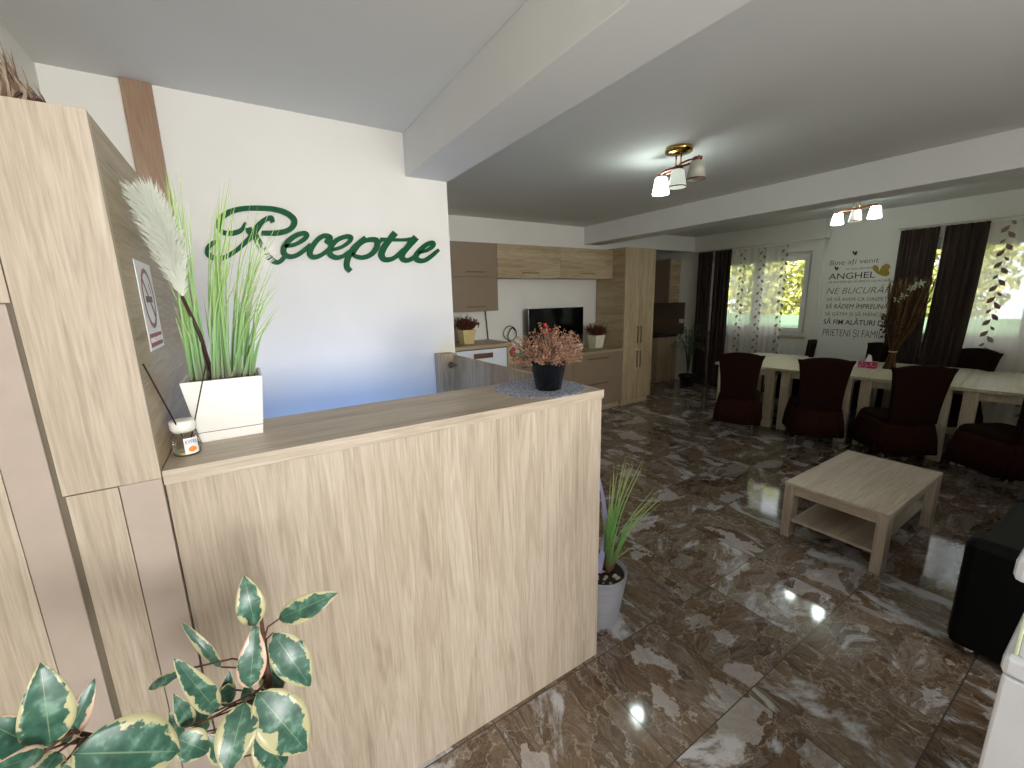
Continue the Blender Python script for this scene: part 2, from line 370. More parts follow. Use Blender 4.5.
# ------------------------------------------------------------------ outside
ground_m = plain('outdoor_ground', '#8c8a60', 0.95, 0.2, 2)
struct(box('ground', ground_m, (XR+TW, 30, -14, 22, -0.35, -0.25), bevel=0))
def bush(name, label, c, r, h, cat='tree', group=None):
    mb = MB(); rnd = random.Random(int(c[0]*97+c[1]*31))
    trunk = MB().tube([(c[0], c[1], -0.25), (c[0], c[1], h*0.6)], [0.12, 0.06])
    t = thing(name, label, cat, (c[0], c[1], -0.25), group=group)
    for i in range(5200):
        a = rnd.uniform(0, 2*PI); u = rnd.uniform(-1, 1); rr = r*(0.5+0.5*rnd.random())
        p = V((c[0]+rr*math.sqrt(1-u*u)*math.cos(a), c[1]+rr*math.sqrt(1-u*u)*math.sin(a), h*0.55+h*0.5*u*(rr/r)))
        if p.z < -0.2: continue
        s = rnd.uniform(0.06, 0.15); d1 = V((rnd.gauss(0, 1), rnd.gauss(0, 1), rnd.gauss(0, 1))).normalized(); d2 = d1.orthogonal().normalized()
        mb.poly([p-d1*s, p+d2*s*0.5, p+d1*s, p-d2*s*0.5])
    trunk.build('trunk', brownwood, t); mb.build('crown', out_leaf, t); return t
for i, (x, y, r, h, lab) in enumerate(((12.5, 6.1, 1.42, 4.4, 'yellow-green tree outside the left window, seen through the voile'), (12.7, 9.2, 1.42, 4.4, 'yellow-green tree outside the left window, behind the dark curtain'),
        (12.9, 3.1, 1.42, 4.2, 'yellow-green tree outside, behind the wall between the two windows'), (12.6, 0.1, 1.42, 3.8, 'yellow-green tree outside the right window, beside the dark curtain'), (12.9, -2.9, 1.42, 3.8, 'yellow-green tree outside the right window, at the far right'))):
    bush('tree', lab, (x, y), r, h, group='trees outside the windows')
fence = thing('garden_fence', 'green garden fence outside the left window', 'fence', (10.2, 5, -0.25))
fg = plain('green_fence_paint', '#8aa88a', 0.6)
MB().box(10.2, 10.24, -6, 14, -0.1, 1.15).build('panel', fg, fence)
for k in range(11): MB().box(10.13, 10.2, -6+2*k-0.04, -6+2*k+0.04, -0.25, 1.25).build('post', fg, fence)

# ------------------------------------------------------------------ reception furniture
t = thing('wall_cabinet', 'tall light oak cabinet with mocha gloss strips at the left of the counter', 'cabinet', (-0.4, 1.9, 0))
ZT = 2.03; XC = -0.207
MB().box(XL+0.002, XC, 1.222, YW-0.024, 0, ZT).build('body', koakY, t, 0.002)
MB().box(-0.37, XC, 1.20, 1.222, 1.262, ZT).box(XL+0.002, -0.372, 1.20, 1.222, 1.664, ZT).build('front_panel', oakZ, t, 0.001)
MB().box(-0.366, -0.283, 1.20, 1.222, 0.0, 1.26).build('front_panel', oakZ, t, 0.001)
MB().box(XL+0.002, -0.445, 1.20, 1.222, 0.0, 1.664).build('front_panel', oakZ, t, 0.001)
MB().box(-0.443, -0.378, 1.197, 1.222, 0, 1.662).build('gloss_strip', gloss, t, 0.002)
MB().box(-0.281, XC, 1.197, 1.222, 0, 1.262).build('gloss_strip', gloss, t, 0.002)
MB().box(-0.378, -0.3665, 1.206, 1.222, 0, 1.662).build('joint', groove_m, t)
# no smoking sticker on the cabinet side
st = thing('no_smoking_sticker', 'white no smoking sticker with red ring on the cabinet side', 'sticker', (XC, 1.475, 1.56))
red_m = plain('red_print', '#9a4650', 0.5); grey_m = plain('dark_print', '#4a4244', 0.5)
MB().box(XC, XC+0.0012, 1.37, 1.58, 1.54, 1.765).build('backing', white_pl, st)
cy, cz, R = 1.475, 1.672, 0.078; mb = MB(); n = 40
for k in range(n):
    a, b = 2*PI*k/n, 2*PI*(k+1)/n
    P_ = lambda r, q: (XC+0.0018, cy+r*math.cos(q), cz+r*math.sin(q))
    mb.poly([P_(R, a), P_(R, b), P_(R-0.012, b), P_(R-0.012, a)])
s2 = math.sqrt(.5); d = 0.006
mb.poly([(XC+0.0019, cy-(R-.008)*s2-d*s2, cz+(R-.008)*s2-d*s2), (XC+0.0019, cy-(R-.008)*s2+d*s2, cz+(R-.008)*s2+d*s2), (XC+0.0019, cy+(R-.008)*s2+d*s2, cz-(R-.008)*s2+d*s2), (XC+0.0019, cy+(R-.008)*s2-d*s2, cz-(R-.008)*s2-d*s2)])
mb.build('prohibition_ring', red_m, st)
MB().poly([(XC+0.0017, cy-0.045, cz-0.01), (XC+0.0017, cy+0.045, cz-0.01), (XC+0.0017, cy+0.045, cz+0.006), (XC+0.0017, cy-0.045, cz+0.006)]).poly([(XC+0.0017, cy+0.036, cz+0.012), (XC+0.0017, cy+0.044, cz+0.012), (XC+0.0017, cy+0.03, cz+0.04), (XC+0.0017, cy+0.022, cz+0.04)]).build('cigarette', grey_m, st)

def text_mesh(txt, name, mat, origin, ux, uz, width, height, depth, parent, thin=0.0, shear=0.0):
    """lettering: left baseline at origin, running along ux, rising along uz, fitted to width and cap height"""
    cu = bpy.data.curves.new('lettering', 'FONT'); cu.body = txt; cu.size = 1; cu.extrude = 0.01; cu.offset = thin; cu.shear = shear; cu.resolution_u = 3
    ob = bpy.data.objects.new('lettering', cu); COL.objects.link(ob)
    dg = bpy.context.evaluated_depsgraph_get(); me = bpy.data.meshes.new_from_object(ob.evaluated_get(dg))
    bpy.data.objects.remove(ob); bpy.data.curves.remove(cu)
    xs = [v.co.x for v in me.vertices]; x0, x1 = min(xs), max(xs)
    ux, uz = V(ux).normalized(), V(uz).normalized(); nrm = ux.cross(uz)
    O = V(origin); inv = Matrix.LocRotScale(parent.location, parent.rotation_euler, None).inverted()
    for v in me.vertices:
        c = v.co.copy()
        v.co = inv @ (O+ux*((c.x-x0)/(x1-x0)*width)+uz*(c.y/0.69*height)+nrm*(depth*(0.5+c.z/0.02)))
    me.materials.clear(); me.materials.append(mat); me.name = name
    o = bpy.data.objects.new(name, me); COL.objects.link(o); o.parent = parent
    return o
MB().box(XC+0.0012, XC+0.0016, 1.385, 1.565, 1.548, 1.582).build('caption_band', red_m, st)
text_mesh('FUMATUL INTERZIS', 'caption', white_pl, (XC+0.0016, 1.39, 1.559), (0, 1, 0), (0, 0, 1), 0.17, 0.013, 0.0006, st)

# counter
CT = 1.278
t = thing('reception_counter', 'pale oak reception counter with a high narrow bar top', 'counter', (0.5, 1.4, 0))
MB().box(XC+0.002, 1.2, 1.212, 1.232, 0, CT-0.035).build('front_panel', oakZ, t, 0.001)
MB().box(XC+0.002, 1.201, 1.20, 1.57, CT-0.035, CT).build('bar_top', oakX, t, 0.0015)
MB().box(1.165, 1.199, 1.232, 1.56, 0, CT-0.035).build('end_panel', oakZ, t, 0.001)
MB().box(XC+0.002, 1.165, 1.232, 1.9, 0.72, 0.745).build('inner_desk', oakX, t, 0.001)
MB().box(XC+0.002, 1.165, 1.54, 1.56, 0.745, CT-0.035).build('inner_panel', oakX, t, 0.001)
# gate
t = thing('low_gate', 'low oak gate between the reception wall and the counter', 'gate', (1.19, 2.1, 0))
MB().box(1.178, 1.2, 1.60, 2.598, 0.06, 1.279).build('leaf', koakZ, t, 0.001)
MB().box(1.085, 1.2, 2.60, 2.718, 0, 1.29).build('post', koakZ, t, 0.001)
lk = MB().lathe([(0.022, 0), (0.022, 0.006), (0.012, 0.012)], (0, 0, 0), 16)
lk.v = [V((1.15+q.x, 2.6-q.z, 1.215+q.y)) for q in lk.v]
L_ = lk.build('lock', handle_m, t)
MB().tube([(1.15, 2.59, 1.215), (1.15, 2.57, 1.215), (1.19, 2.566, 1.215)], 0.006).build('knob', handle_m, L_)

# Receptie sign
def Z4(p): return (195+p[0]/7.877, 195+p[1]/7.877)
def Z5(p): return (310+p[0]/7.585, 215+p[1]/7.585)
strokes = [
 (Z4, [(397,222),(365,275),(310,297),(245,300),(200,275),(185,232),(205,182),(262,138),(340,112),(430,102),(520,102),(620,110),(710,135),(768,175),(785,212),(768,252),(720,283),(640,298),(535,298)], [22,34,38,34,34,40,44,42,38,36,36,38,40,42,44,42,38,40,34]),
 (Z4, [(612,205),(600,182),(570,185),(530,210),(495,250),(462,305),(400,370),(330,432),(260,478),(190,500),(130,488),(100,455),(105,412),(140,378),(172,368)], [30,40,36,38,48,46,36,34,34,36,40,40,36,34,28]),
 (Z4, [(425,270),(432,285),(470,310),(505,375),(550,450),(605,508),(650,530),(690,508),(722,465)], [46,50,46,50,48,42,34,34,26]),
 (Z4, [(712,402),(790,388),(858,350),(882,318),(860,300),(795,318),(735,365),(700,420),(705,462),(745,484),(800,475),(855,440),(905,395)], [26,30,34,38,34,38,42,44,40,36,34,34,30]),
 (Z5, [(135,205),(152,172),(112,156),(62,184),(17,242),(0,290),(22,318),(68,312),(120,280),(165,235)], [44,42,34,36,40,40,36,32,30,28]),
 (Z5, [(175,262),(240,243),(298,204),(312,170),(272,163),(202,192),(157,247),(155,298),(198,322),(250,312),(295,280)], [24,26,28,34,32,36,40,38,34,30,26]),
 (Z5, [(415,178),(362,222),(312,282),(286,340),(282,390),(302,418)], [36,38,40,40,40,36]),
 (Z5, [(325,300),(370,232),(420,195),(480,185),(512,200),(505,252),(460,302),(400,322),(350,312),(325,295)], [26,28,32,36,40,40,36,32,28,24]),
 (Z5, [(512,222),(540,196),(560,186)], [22,22,22]),
 (Z5, [(640,145),(602,192),(562,250),(545,300),(565,335),(610,337),(655,315),(705,268)], [46,42,44,44,38,34,30,28]),
 (Z5, [(545,185),(600,186),(700,188),(795,180)], [28,24,22,30]),
 (Z5, [(797,180),(752,232),(707,290),(703,328),(738,344),(785,325),(830,285)], [48,42,40,38,34,30,26]),
 (Z5, [(832,282),(890,268),(935,236),(932,212),(892,220),(842,262),(807,312),(822,342),(870,345),(920,315),(975,268)], [24,26,30,34,32,34,38,36,32,28,22]),
]
mb = MB()
for si, (Zf, pts, wd) in enumerate(strokes):
    k = 7.877 if Zf is Z4 else 7.585
    P3 = spline([(*Zf(p), 0) for p in pts], 5); WD = [q.x for q in spline([(x*1.06, 0, 0) for x in wd], 5)]
    left, right = [], []
    for i, p in enumerate(P3):
        tt = (P3[min(i+1, len(P3)-1)]-P3[max(i-1, 0)]).normalized(); nn = V((-tt.y, tt.x, 0)); h = WD[i]/k/2
        e = tt*(h*0.6 if i == len(P3)-1 else (-h*0.6 if i == 0 else 0))
        left.append(p+nn*h+e); right.append(p-nn*h+e)
    dz = 0.0003*si
    f_ = [[atY(a.x, a.y, YW-0.02-dz), atY(b.x, b.y, YW-0.02-dz)] for a, b in zip(left, right)]
    b_ = [[q+V((0, 0.012+dz, 0)) for q in r] for r in f_]
    rows = [[f_[i][0], f_[i][1], b_[i][1], b_[i][0]] for i in range(len(f_))]
    b0 = len(mb.v); mb.grid(rows, 0, True, False); n_ = len(rows)
    mb.face([b0, b0+1, b0+2, b0+3]); mb.face([b0+(n_-1)*4+q for q in (3, 2, 1, 0)])
    for q in (len(P3)//4, 3*len(P3)//4):
        c = (f_[q][0]+f_[q][1])/2; mb.box(c.x-0.003, c.x+0.003, c.y+0.005, YW, c.z-0.003, c.z+0.003)
rs = mb.build('reception_sign', green_sign, None); tag(rs, 'green script sign reading Receptie on the white wall', 'sign')

# planter with artificial grass
t = thing('grass_planter', 'white tapered planter of tall artificial grass on the counter', 'planter', (-0.07, 1.465, CT))
z1 = 1.452
def ring(x0, x1, y0, y1, z): return [(x0, y0, z), (x1, y0, z), (x1, y1, z), (x0, y1, z)]
mb = MB().grid([ring(-0.142, 0.006, 1.392, 1.535, CT), ring(-0.146, 0.010, 1.388, 1.54, CT+0.03), ring(-0.165, 0.024, 1.372, 1.556, z1), ring(-0.158, 0.017, 1.379, 1.549, z1), ring(-0.15, 0.01, 1.386, 1.54, z1-0.02)], 0, True, False)
mb.face([3, 2, 1, 0]); mb.face([16, 17, 18, 19])
mb.build('pot', white_pl, t, 0.002)
MB().box(-0.1455, 0.0095, 1.3865, 1.388, CT+0.0285, CT+0.030).build('saucer_joint', groove_m, t)
MB().box(-0.148, 0.008, 1.388, 1.538, z1-0.019, z1-0.012).build('soil', soil, t)
mb = MB(); rnd = random.Random(3)
def blades(mb, n, bx, by, z, tipf, wid):
    for i in range(n):
        b = V((rnd.uniform(*bx), rnd.uniform(*by), z)); tp = tipf(b)
        m1 = b.lerp(tp, 0.5)+V((0, 0, (tp-b).length*0.07))
        m1.x += (b.x-tp.x)*0.12; m1.y += (b.y-tp.y)*0.12
        mb.blade(spline([b, m1, tp], 6), wid*rnd.uniform(0.7, 1.2))
def tip_px(xs, ys, Ys): return lambda b: atY(rnd.gauss((xs[0]+xs[1])/2, (xs[1]-xs[0])/4), rnd.uniform(*ys), rnd.uniform(*Ys))
blades(mb, 46, (-0.10, -0.05), (1.40, 1.52), z1-0.02, tip_px((203, 246), (175, 290), (1.36, 1.56)), 0.0048)
blades(mb, 30, (-0.06, -0.0), (1.40, 1.52), z1-0.02, tip_px((232, 285), (195, 290), (1.38, 1.58)), 0.0042)
blades(mb, 22, (-0.145, -0.10), (1.40, 1.5), z1-0.02, tip_px((158, 192), (160, 230), (1.38, 1.52)), 0.005)
blades(mb, 14, (-0.145, -0.11), (1.40, 1.5), z1-0.02, tip_px((168, 192), (275, 320), (1.4, 1.5)), 0.006)
blades(mb, 10, (-0.03, 0.0), (1.42, 1.52), z1-0.02, tip_px((262, 284), (285, 320), (1.45, 1.6)), 0.005)
mb.build('grass_blades', grass_m, t)
plume_m = plain('pampas_plume', '#d5d9cb', 0.9, 0.06); plume2_m = plain('white_feather_plume', '#e6e4df', 0.9, 0.05)
stem_m = plain('dark_stem', '#3b2019', 0.6)
def plume(path, wid, n, mat, parent, hl):
    mb = MB()
    for i in range(n):
        k = rnd.random(); q = path[min(int(k*(len(path)-1)), len(path)-2)]; q2 = path[min(int(k*(len(path)-1))+1, len(path)-1)]
        p = q.lerp(q2, rnd.random()); ax = (q2-q).normalized()
        r = ax.cross(V((rnd.gauss(0, 1), rnd.gauss(0, 1), rnd.gauss(0, 1)))).normalized()
        sp = wid*min(1, (0.25+2.2*k) if k < 0.4 else 1.15-0.35*k)*rnd.uniform(0.4, 1.0)
        e = p+ax*hl*rnd.uniform(0.5, 1)+r*sp
        m_ = p.lerp(e, 0.5)+r*sp*0.22
        mb.blade([p, m_, e+V((0, 0, -0.008))], 0.0022)
    return mb.build('plume', mat, parent)
pp = spline([atY(183, 297, 1.40), atY(166, 240, 1.40), atY(147, 200, 1.40)], 8)
pl = plume(pp, 0.052, 2600, plume_m, t, 0.062)
MB().tube([atY(214, 381, 1.45), atY(200, 335, 1.42), atY(182, 296, 1.40)], [0.006, 0.005, 0.004], 6).build('plume_stem', stem_m, t)
pp = spline([atY(243, 335, 1.53), atY(252, 290, 1.56), atY(264, 252, 1.6)], 8)
plume(pp, 0.05, 220, plume2_m, t, 0.06)

# reed diffuser
dx, dy = -0.165, 1.312
t = thing('reed_diffuser', 'small glass reed diffuser with white cap beside the white planter', 'diffuser', (dx, dy, CT))
b_ = MB().lathe([(0.025, 0), (0.029, 0.004), (0.0295, 0.036), (0.026, 0.05), (0.018, 0.057), (0.018, 0.066)], (dx, dy, CT), 24).build('bottle', clear_glass, t)
MB().lathe([(0.023, 0.002), (0.0265, 0.004), (0.0265, 0.010)], (dx, dy, CT), 20).build('perfume_oil', plain('amber_oil', '#cfc6a2', 0.1), b_)
MB().lathe([(0.022, 0.060), (0.025, 0.065), (0.028, 0.068), (0.028, 0.087), (0.026, 0.090), (0.010, 0.0905)], (dx, dy, CT), 24).build('cap', white_pl, t)
mb = MB(); rows = []
a0 = math.atan2(-dy, -dx)-0.12
for a in [a0+0.12+q*0.13 for q in range(-4, 5)]: rows.append([(dx+0.0302*math.cos(a+0.35), dy+0.0302*math.sin(a+0.35), CT+0.006), (dx+0.0302*math.cos(a+0.35), dy+0.0302*math.sin(a+0.35), CT+0.047)])
lb = mb.grid(rows).build('paper_label', white_pl, b_)
ac = a0+0.12+0.35; un = V((math.cos(ac), math.sin(ac), 0)); us = V((-math.sin(ac), math.cos(ac), 0))
cc = V((dx, dy, CT+0.018))+un*0.0312
MB().prism([cc+us*0.009*math.cos(q*PI/8)+V((0, 0, 0.007*math.sin(q*PI/8))) for q in range(16)], un*0.0005).build('fruit_emblem', plain('orange_print', '#e08a3c', 0.5), b_)
class _T: pass
tm = text_mesh('EYFEL', 'lettering', plain('blue_print', '#5a78b8', 0.5), V((dx, dy, CT+0.033))+un*0.0308-us*0.013, us, (0, 0, 1), 0.026, 0.009, 0.0006, t)
reed = plain('black_reed', '#1d1512', 0.7)
for (x, y, e) in ((143, 364, atX(143, 364, XC+0.004)), (205.5, 366, atY(205.5, 366, 1.29))):
    MB().tube([V((dx+(0.006 if x > 180 else 0.002), dy, CT+0.02)), e], 0.0017, 6).build('reed', reed, t)

# doily with black pot of dried heather
DX, DY = 1.015, 1.39
lace = NT('grey_lace'); _c = lace.n('ShaderNodeTexCoord').outputs['Object']
_v = lace.n('ShaderNodeTexVoronoi', {'Vector': _c, 'Scale': 55}, feature='DISTANCE_TO_EDGE').outputs[0]
lace.set(Base_Color=lace.ramp(_v, [(0.06, '#a9aebb'), (0.25, '#6a6f80')]), Roughness=0.9)
def rosette(cx, cy, r, z, h, n=72, amp=0.03):
    mb = MB(); top = [V((cx+r*(1+amp*math.cos(18*2*PI*k/n))*math.cos(2*PI*k/n), cy+r*(1+amp*math.cos(18*2*PI*k/n))*math.sin(2*PI*k/n), z)) for k in range(n)]
    return mb.prism(top, (0, 0, h))
d_ = rosette(DX, DY, 0.185, CT, 0.002).build('lace_doily', lace.m); tag(d_, 'round grey lace doily on the right end of the counter', 'doily')
px, py = 1.027, 1.345
t = thing('heather_pot', 'glossy black pot of dried pink heather on the grey lace doily', 'potted plant', (px, py, CT+0.002))
MB().lathe([(0.048, 0), (0.052, 0.003), (0.073, 0.108), (0.077, 0.110), (0.077, 0.122), (0.073, 0.122), (0.069, 0.10)], (px, py, CT+0.002), 32).build('pot', black_pl, t)
MB().lathe([(0.0685, 0.09), (0.0685, 0.103)], (px, py, CT+0.002), 20).build('soil', soil, t)
heath = [plain('dried_heather_pink', '#b08c74', 0.9, 0.2, 60), plain('dried_heather_brown', '#86604c', 0.9, 0.25, 60)]
def heather(parent, c, z, n, rx, hmin, hmax, mats, sc=1.0, name='heather', seeds=5):
    mb = MB(); r = random.Random(seeds)
    for i in range(n):
        a = r.uniform(0, 2*PI); rad = math.sqrt(r.random())
        b = V((c[0]+0.3*rx*rad*math.cos(a), c[1]+0.3*rx*rad*math.sin(a), z))
        e = V((c[0]+rx*rad*math.cos(a)*r.uniform(.8, 1.15), c[1]+rx*rad*math.sin(a)*r.uniform(.8, 1.15), z+r.uniform(hmin, hmax)*(1.05-0.45*rad)))
        pts = spline([b, b.lerp(e, 0.5)+V((0, 0, 0.012*sc)), e], 5); mb.tube(pts, [0.0011*sc]*len(pts), 4, 1)
        for j in range(16):
            k = 0.3+0.7*r.random(); q = pts[min(int(k*(len(pts)-1)), len(pts)-1)]+V((r.gauss(0, .005), r.gauss(0, .005), r.gauss(0, .006)))*sc
            s = r.uniform(0.0016, 0.0036)*sc; d1 = V((r.gauss(0, 1), r.gauss(0, 1), r.gauss(0, 1))).normalized(); d2 = d1.orthogonal().normalized(); d3 = d1.cross(d2)
            mb.poly([q-d1*s*1.6, q+d2*s, q+d1*s*1.6, q-d2*s], 0 if r.random() < .75 else 1); mb.poly([q-d1*s*1.6, q+d3*s, q+d1*s*1.6, q-d3*s], 0)
    return mb.build(name, mats, parent)
heather(t, (px, py), CT+0.1, 230, 0.165, 0.03, 0.185, heath)
heather(t, (px+0.02, py), CT+0.1, 9, 0.05, 0.16, 0.20, heath, name='heather_spike', seeds=9)
t2 = thing('berry_pick', 'cluster of shiny red berries on a green stem above the black pot', 'decoration', (px-0.0, py, CT+0.10))
redb = plain('red_berry', '#a81424', 0.2)
MB().tube([(px+0.005, py+0.02, CT+0.1), (px+0.003, py+0.03, CT+0.235)], 0.003, 6).build('stem', foliage_m, t2)
for (x, y) in ((545, 325), (541.5, 329), (549, 330), (546, 333.5)):
    MB().ball(atY(x, y, py+0.03), 0.0085, 12).build('berry', redb, t2)
t2 = thing('berry_pick', 'dark red berries at the left edge of the dried heather', 'decoration', (px-0.13, py, CT+0.1))
b0 = atY(511.5, 352, py)
MB().tube([(px-0.03, py, CT+0.1), (px-0.08, py, CT+0.14), b0], 0.002, 6).build('stem', foliage_m, t2)
for dq in ((0, 0, 0), (0.008, 0.004, -0.011), (0.002, -0.01, 0.01)): MB().ball(b0+V(dq), 0.009, 10).build('berry', plain('dark_red_berry', '#6a0f1a', 0.25), t2)
t2 = thing('card_terminal', 'small dark box with a pale stripe behind the black pot', 'box', (1.12, 1.45, CT+0.002))
MB().box(1.08, 1.145, 1.43, 1.49, CT+0.002, CT+0.036).build('body', black_pl, t2, 0.008)
MB().box(1.082, 1.143, 1.4285, 1.43, CT+0.015, CT+0.02).build('stripe', white_pl, t2)

# ------------------------------------------------------------------ ficus in the foreground
FX, FY = -0.16, 0.78
t = thing('rubber_plant', 'variegated rubber plant in the foreground in front of the oak counter', 'potted plant', (FX, FY, 0))
MB().lathe([(0.12, 0), (0.125, 0.01), (0.155, 0.29), (0.165, 0.29), (0.165, 0.33), (0.15, 0.33), (0.145, 0.3)], (FX, FY, 0), 32).build('pot', plain('terracotta_pot', '#8c5a3e', 0.7), t)
MB().lathe([(0.1445, 0.29), (0.1445, 0.304)], (FX, FY, 0), 24).build('soil', soil, t)
leaves = [  # base px, tip px, width px, base Y, tip Y, material
 ((255,626),(244,576),30,.84,.86,0), ((279,619),(337,593),27,.84,.80,0), ((250,688),(255,626),31,.78,.80,1), ((273,633),(311,687),36,.84,.80,0),
 ((257,693),(308,752),50,.80,.76,0), ((245,702),(226,774),46,.80,.74,0), ((217,711),(175,660),26,.82,.78,0), ((183,670),(147,690),14,.86,.88,0),
 ((221,667),(181,622),13,.88,.90,0), ((191,726),(174,695),19,.84,.83,0), ((176,738),(209,752),30,.80,.79,0), ((256,733),(286,768),36,.83,.82,0),
 ((262,664),(284,688),28,.87,.86,0), ((226,706),(229,672),19,.88,.88,0), ((181,742),(169,712),15,.87,.87,0), ((205,732),(194,688),22,.87,.87,0),
 ((250,714),(246,684),20,.86,.86,0), ((230,760),(205,735),24,.86,.86,0), ((235,690),(215,700),20,.87,.85,0),
 ((51,746),(40.5,665),56,.70,.70,0), ((64,745),(94,680),30,.73,.74,1), ((72,754),(182,751),66,.68,.70,0), ((45,751),(-14,722),52,.72,.70,1),
 ((44,753),(-12,772),26,.68,.64,1), ((62,765),(82,792),24,.68,.66,0), ((58,752),(30,790),40,.7,.66,0)]
lm = MB(); st = MB()
for (b, e, wp, yb, ye, mi) in leaves:
    B, T = atY(*b, yb), atY(*e, ye); L = T-B; dv = (B-CAM).length
    side = L.cross((B+T)/2-CAM).normalized()
    zc = ((B+T)/2-CAM).dot(_f); ex = ((b[0]+e[0])/2-512)/FPX
    hw = wp/2*zc/FPX*1.0/(1+(math.sqrt(1+ex*ex)-1)*abs(side.dot(RX)))
    nrm = side.cross(L).normalized()
    if nrm.dot(CAM-B) < 0: nrm = -nrm
    rows = []; uvs = []; N, Mv = 14, 8
    for i in range(N+1):
        k = i/N; prof = (math.sin(PI*k**0.85))**0.72*(1-0.12*k) if 0 < k < 1 else 0.0
        prof = max(prof, 0.015)
        c = B+L*k+nrm*(0.10*L.length*math.sin(PI*k)-0.05*L.length*k)
        rows.append([c+side*hw*prof*(2*j/Mv-1)+nrm*(abs(2*j/Mv-1)**1.5*0.16*hw*prof) for j in range(Mv+1)])
        uvs += [(k, j/Mv) for j in range(Mv+1)]
    lm.grid(rows, mi, False, True, uvs)
    root = V((-0.05, 0.85, 0)) if b[0] > 120 else V((-0.26, 0.74, 0))
    st.tube([B, B.lerp(V((root.x, root.y, B.z-0.02)), 0.6), V((root.x, root.y, B.z-0.05))], [0.0015, 0.0018, 0.002], 6)
lf = lm.build('foliage', [ficus_m, ficus_pink], t)
so = lf.modifiers.new('solid', 'SOLIDIFY'); so.thickness = 0.0008
st.tube([(-0.12, 0.79, 0.3), (-0.06, 0.83, 0.7), (-0.05, 0.85, 0.9), (-0.045, 0.85, 1.06)], [0.011, 0.008, 0.006, 0.003], 8)
st.tube([(-0.19, 0.77, 0.3), (-0.24, 0.75, 0.7), (-0.26, 0.74, 0.98), (-0.262, 0.74, 1.02)], [0.011, 0.008, 0.005, 0.003], 8)
st.build('stems', plain('ficus_stem', '#5b3b2c', 0.7), t)

# grey pot with grass at the counter end
gx, gy = 1.378, 1.375
t = thing('grass_pot', 'grey ribbed pot of green grass on the floor at the counter end', 'potted plant', (gx, gy, 0))
prof = [(0.085, 0)]
for k in range(57): z = 0.27*k/56; prof.append((0.088+0.042*k/56+0.0028*math.sin(k*PI/2), z+0.002))
prof += [(0.132, 0.272), (0.132, 0.284), (0.124, 0.284), (0.118, 0.262)]
MB().lathe(prof, (gx, gy, 0), 36).build('pot', plain('grey_ribbed_plastic', '#9a9ba3', 0.5), t)
MB().lathe([(0.118, 0.255), (0.118, 0.266)], (gx, gy, 0), 24).build('soil', soil, t)
mb = MB(); rr = random.Random(1)
peb_m = plain('pale_pebbles', '#b0a9a0', 0.8, 0.3, 40)
for k in range(40):
    a = rr.uniform(0, 2*PI); q = 0.10*math.sqrt(rr.random()); MB().ball((gx+q*math.cos(a), gy+q*math.sin(a), 0.268), rr.uniform(.006, .011), 8, 0, .7).build('pebble', peb_m, t)
rnd = random.Random(11)
for (xs, ys, n, Y) in (((610, 618), (462, 480), 7, 1.4), ((622, 634), (455, 466), 9, 1.4), ((640, 646), (456, 470), 3, 1.38), ((650, 668), (484, 502), 8, 1.30), ((612, 640), (520, 545), 6, 1.34), ((598, 606), (470, 520), 5, 1.42)):
    blades(mb, n, (gx+0.02, gx+0.06), (gy-0.03, gy+0.01), 0.26, lambda b: atY(rnd.uniform(*xs), rnd.uniform(*ys), Y), 0.008)
mb.build('grass_blades', grass2_m, t)
mb = MB()
mb.blade(spline([(gx-0.02, gy, 0.26), atY(606, 535, 1.4), atY(604, 505, 1.4), atY(599, 478, 1.42), atY(594, 462, 1.43)], 5)[:], 0.03)
mb.build('lilac_leaf', plain('lilac_leaf', '#a3a0c8', 0.5), t)

# dried arrangement on top of the cabinet
t = thing('dried_arrangement', 'dried straw and twigs lying on top of the tall oak cabinet', 'decoration', (-0.42, 1.33, ZT))
mb = MB(); rr = random.Random(4)
for i in range(460):
    a = atZ(rr.uniform(-70, 18), rr.uniform(101, 106), ZT); a.y = rr.uniform(1.235, 1.40); a.z = ZT+0.003
    k = max(0.0, min(1.0, (-0.27-a.x)/0.09))
    e = V((a.x-rr.uniform(-0.02, 0.07), a.y+rr.uniform(-0.03, 0.05), ZT+0.012+(0.3+0.7*rr.random())*0.17*k))
    mb.blade(spline([a, a.lerp(e, .5)+V((0.012, rr.uniform(-.01, .01), 0.0)), e], 3), rr.uniform(0.003, 0.008), None, 0 if rr.random() < .6 else 1)
mb.build('straw', [plain('dried_straw_brown', '#6a5444', 0.9, 0.25, 40), plain('dried_straw_grey', '#94826e', 0.9, 0.25, 40)], t)
MB().prism([atY(7, 91.5, 1.225)+V((0, 0.02, 0)), atY(11, 89.5, 1.225)+V((0, 0.02, 0)), atY(18.5, 101.5, 1.225)+V((0, 0.02, 0)), atY(16, 102, 1.225)+V((0, 0.02, 0))], (0, 0.004, 0)).build('pale_chip', plain('pale_chip', '#d6c9a2', 0.8), t)
MB().tube(spline([atY(14, 98, 1.24), atY(20, 93, 1.24), atY(27, 97, 1.24), atY(34, 102, 1.24), atY(38, 102.2, 1.24)], 5), 0.0025, 6).build('twig', stem_m, t)
MB().ball(atY(39, 101.5, 1.24), 0.006, 8).build('seed_head', stem_m, t)

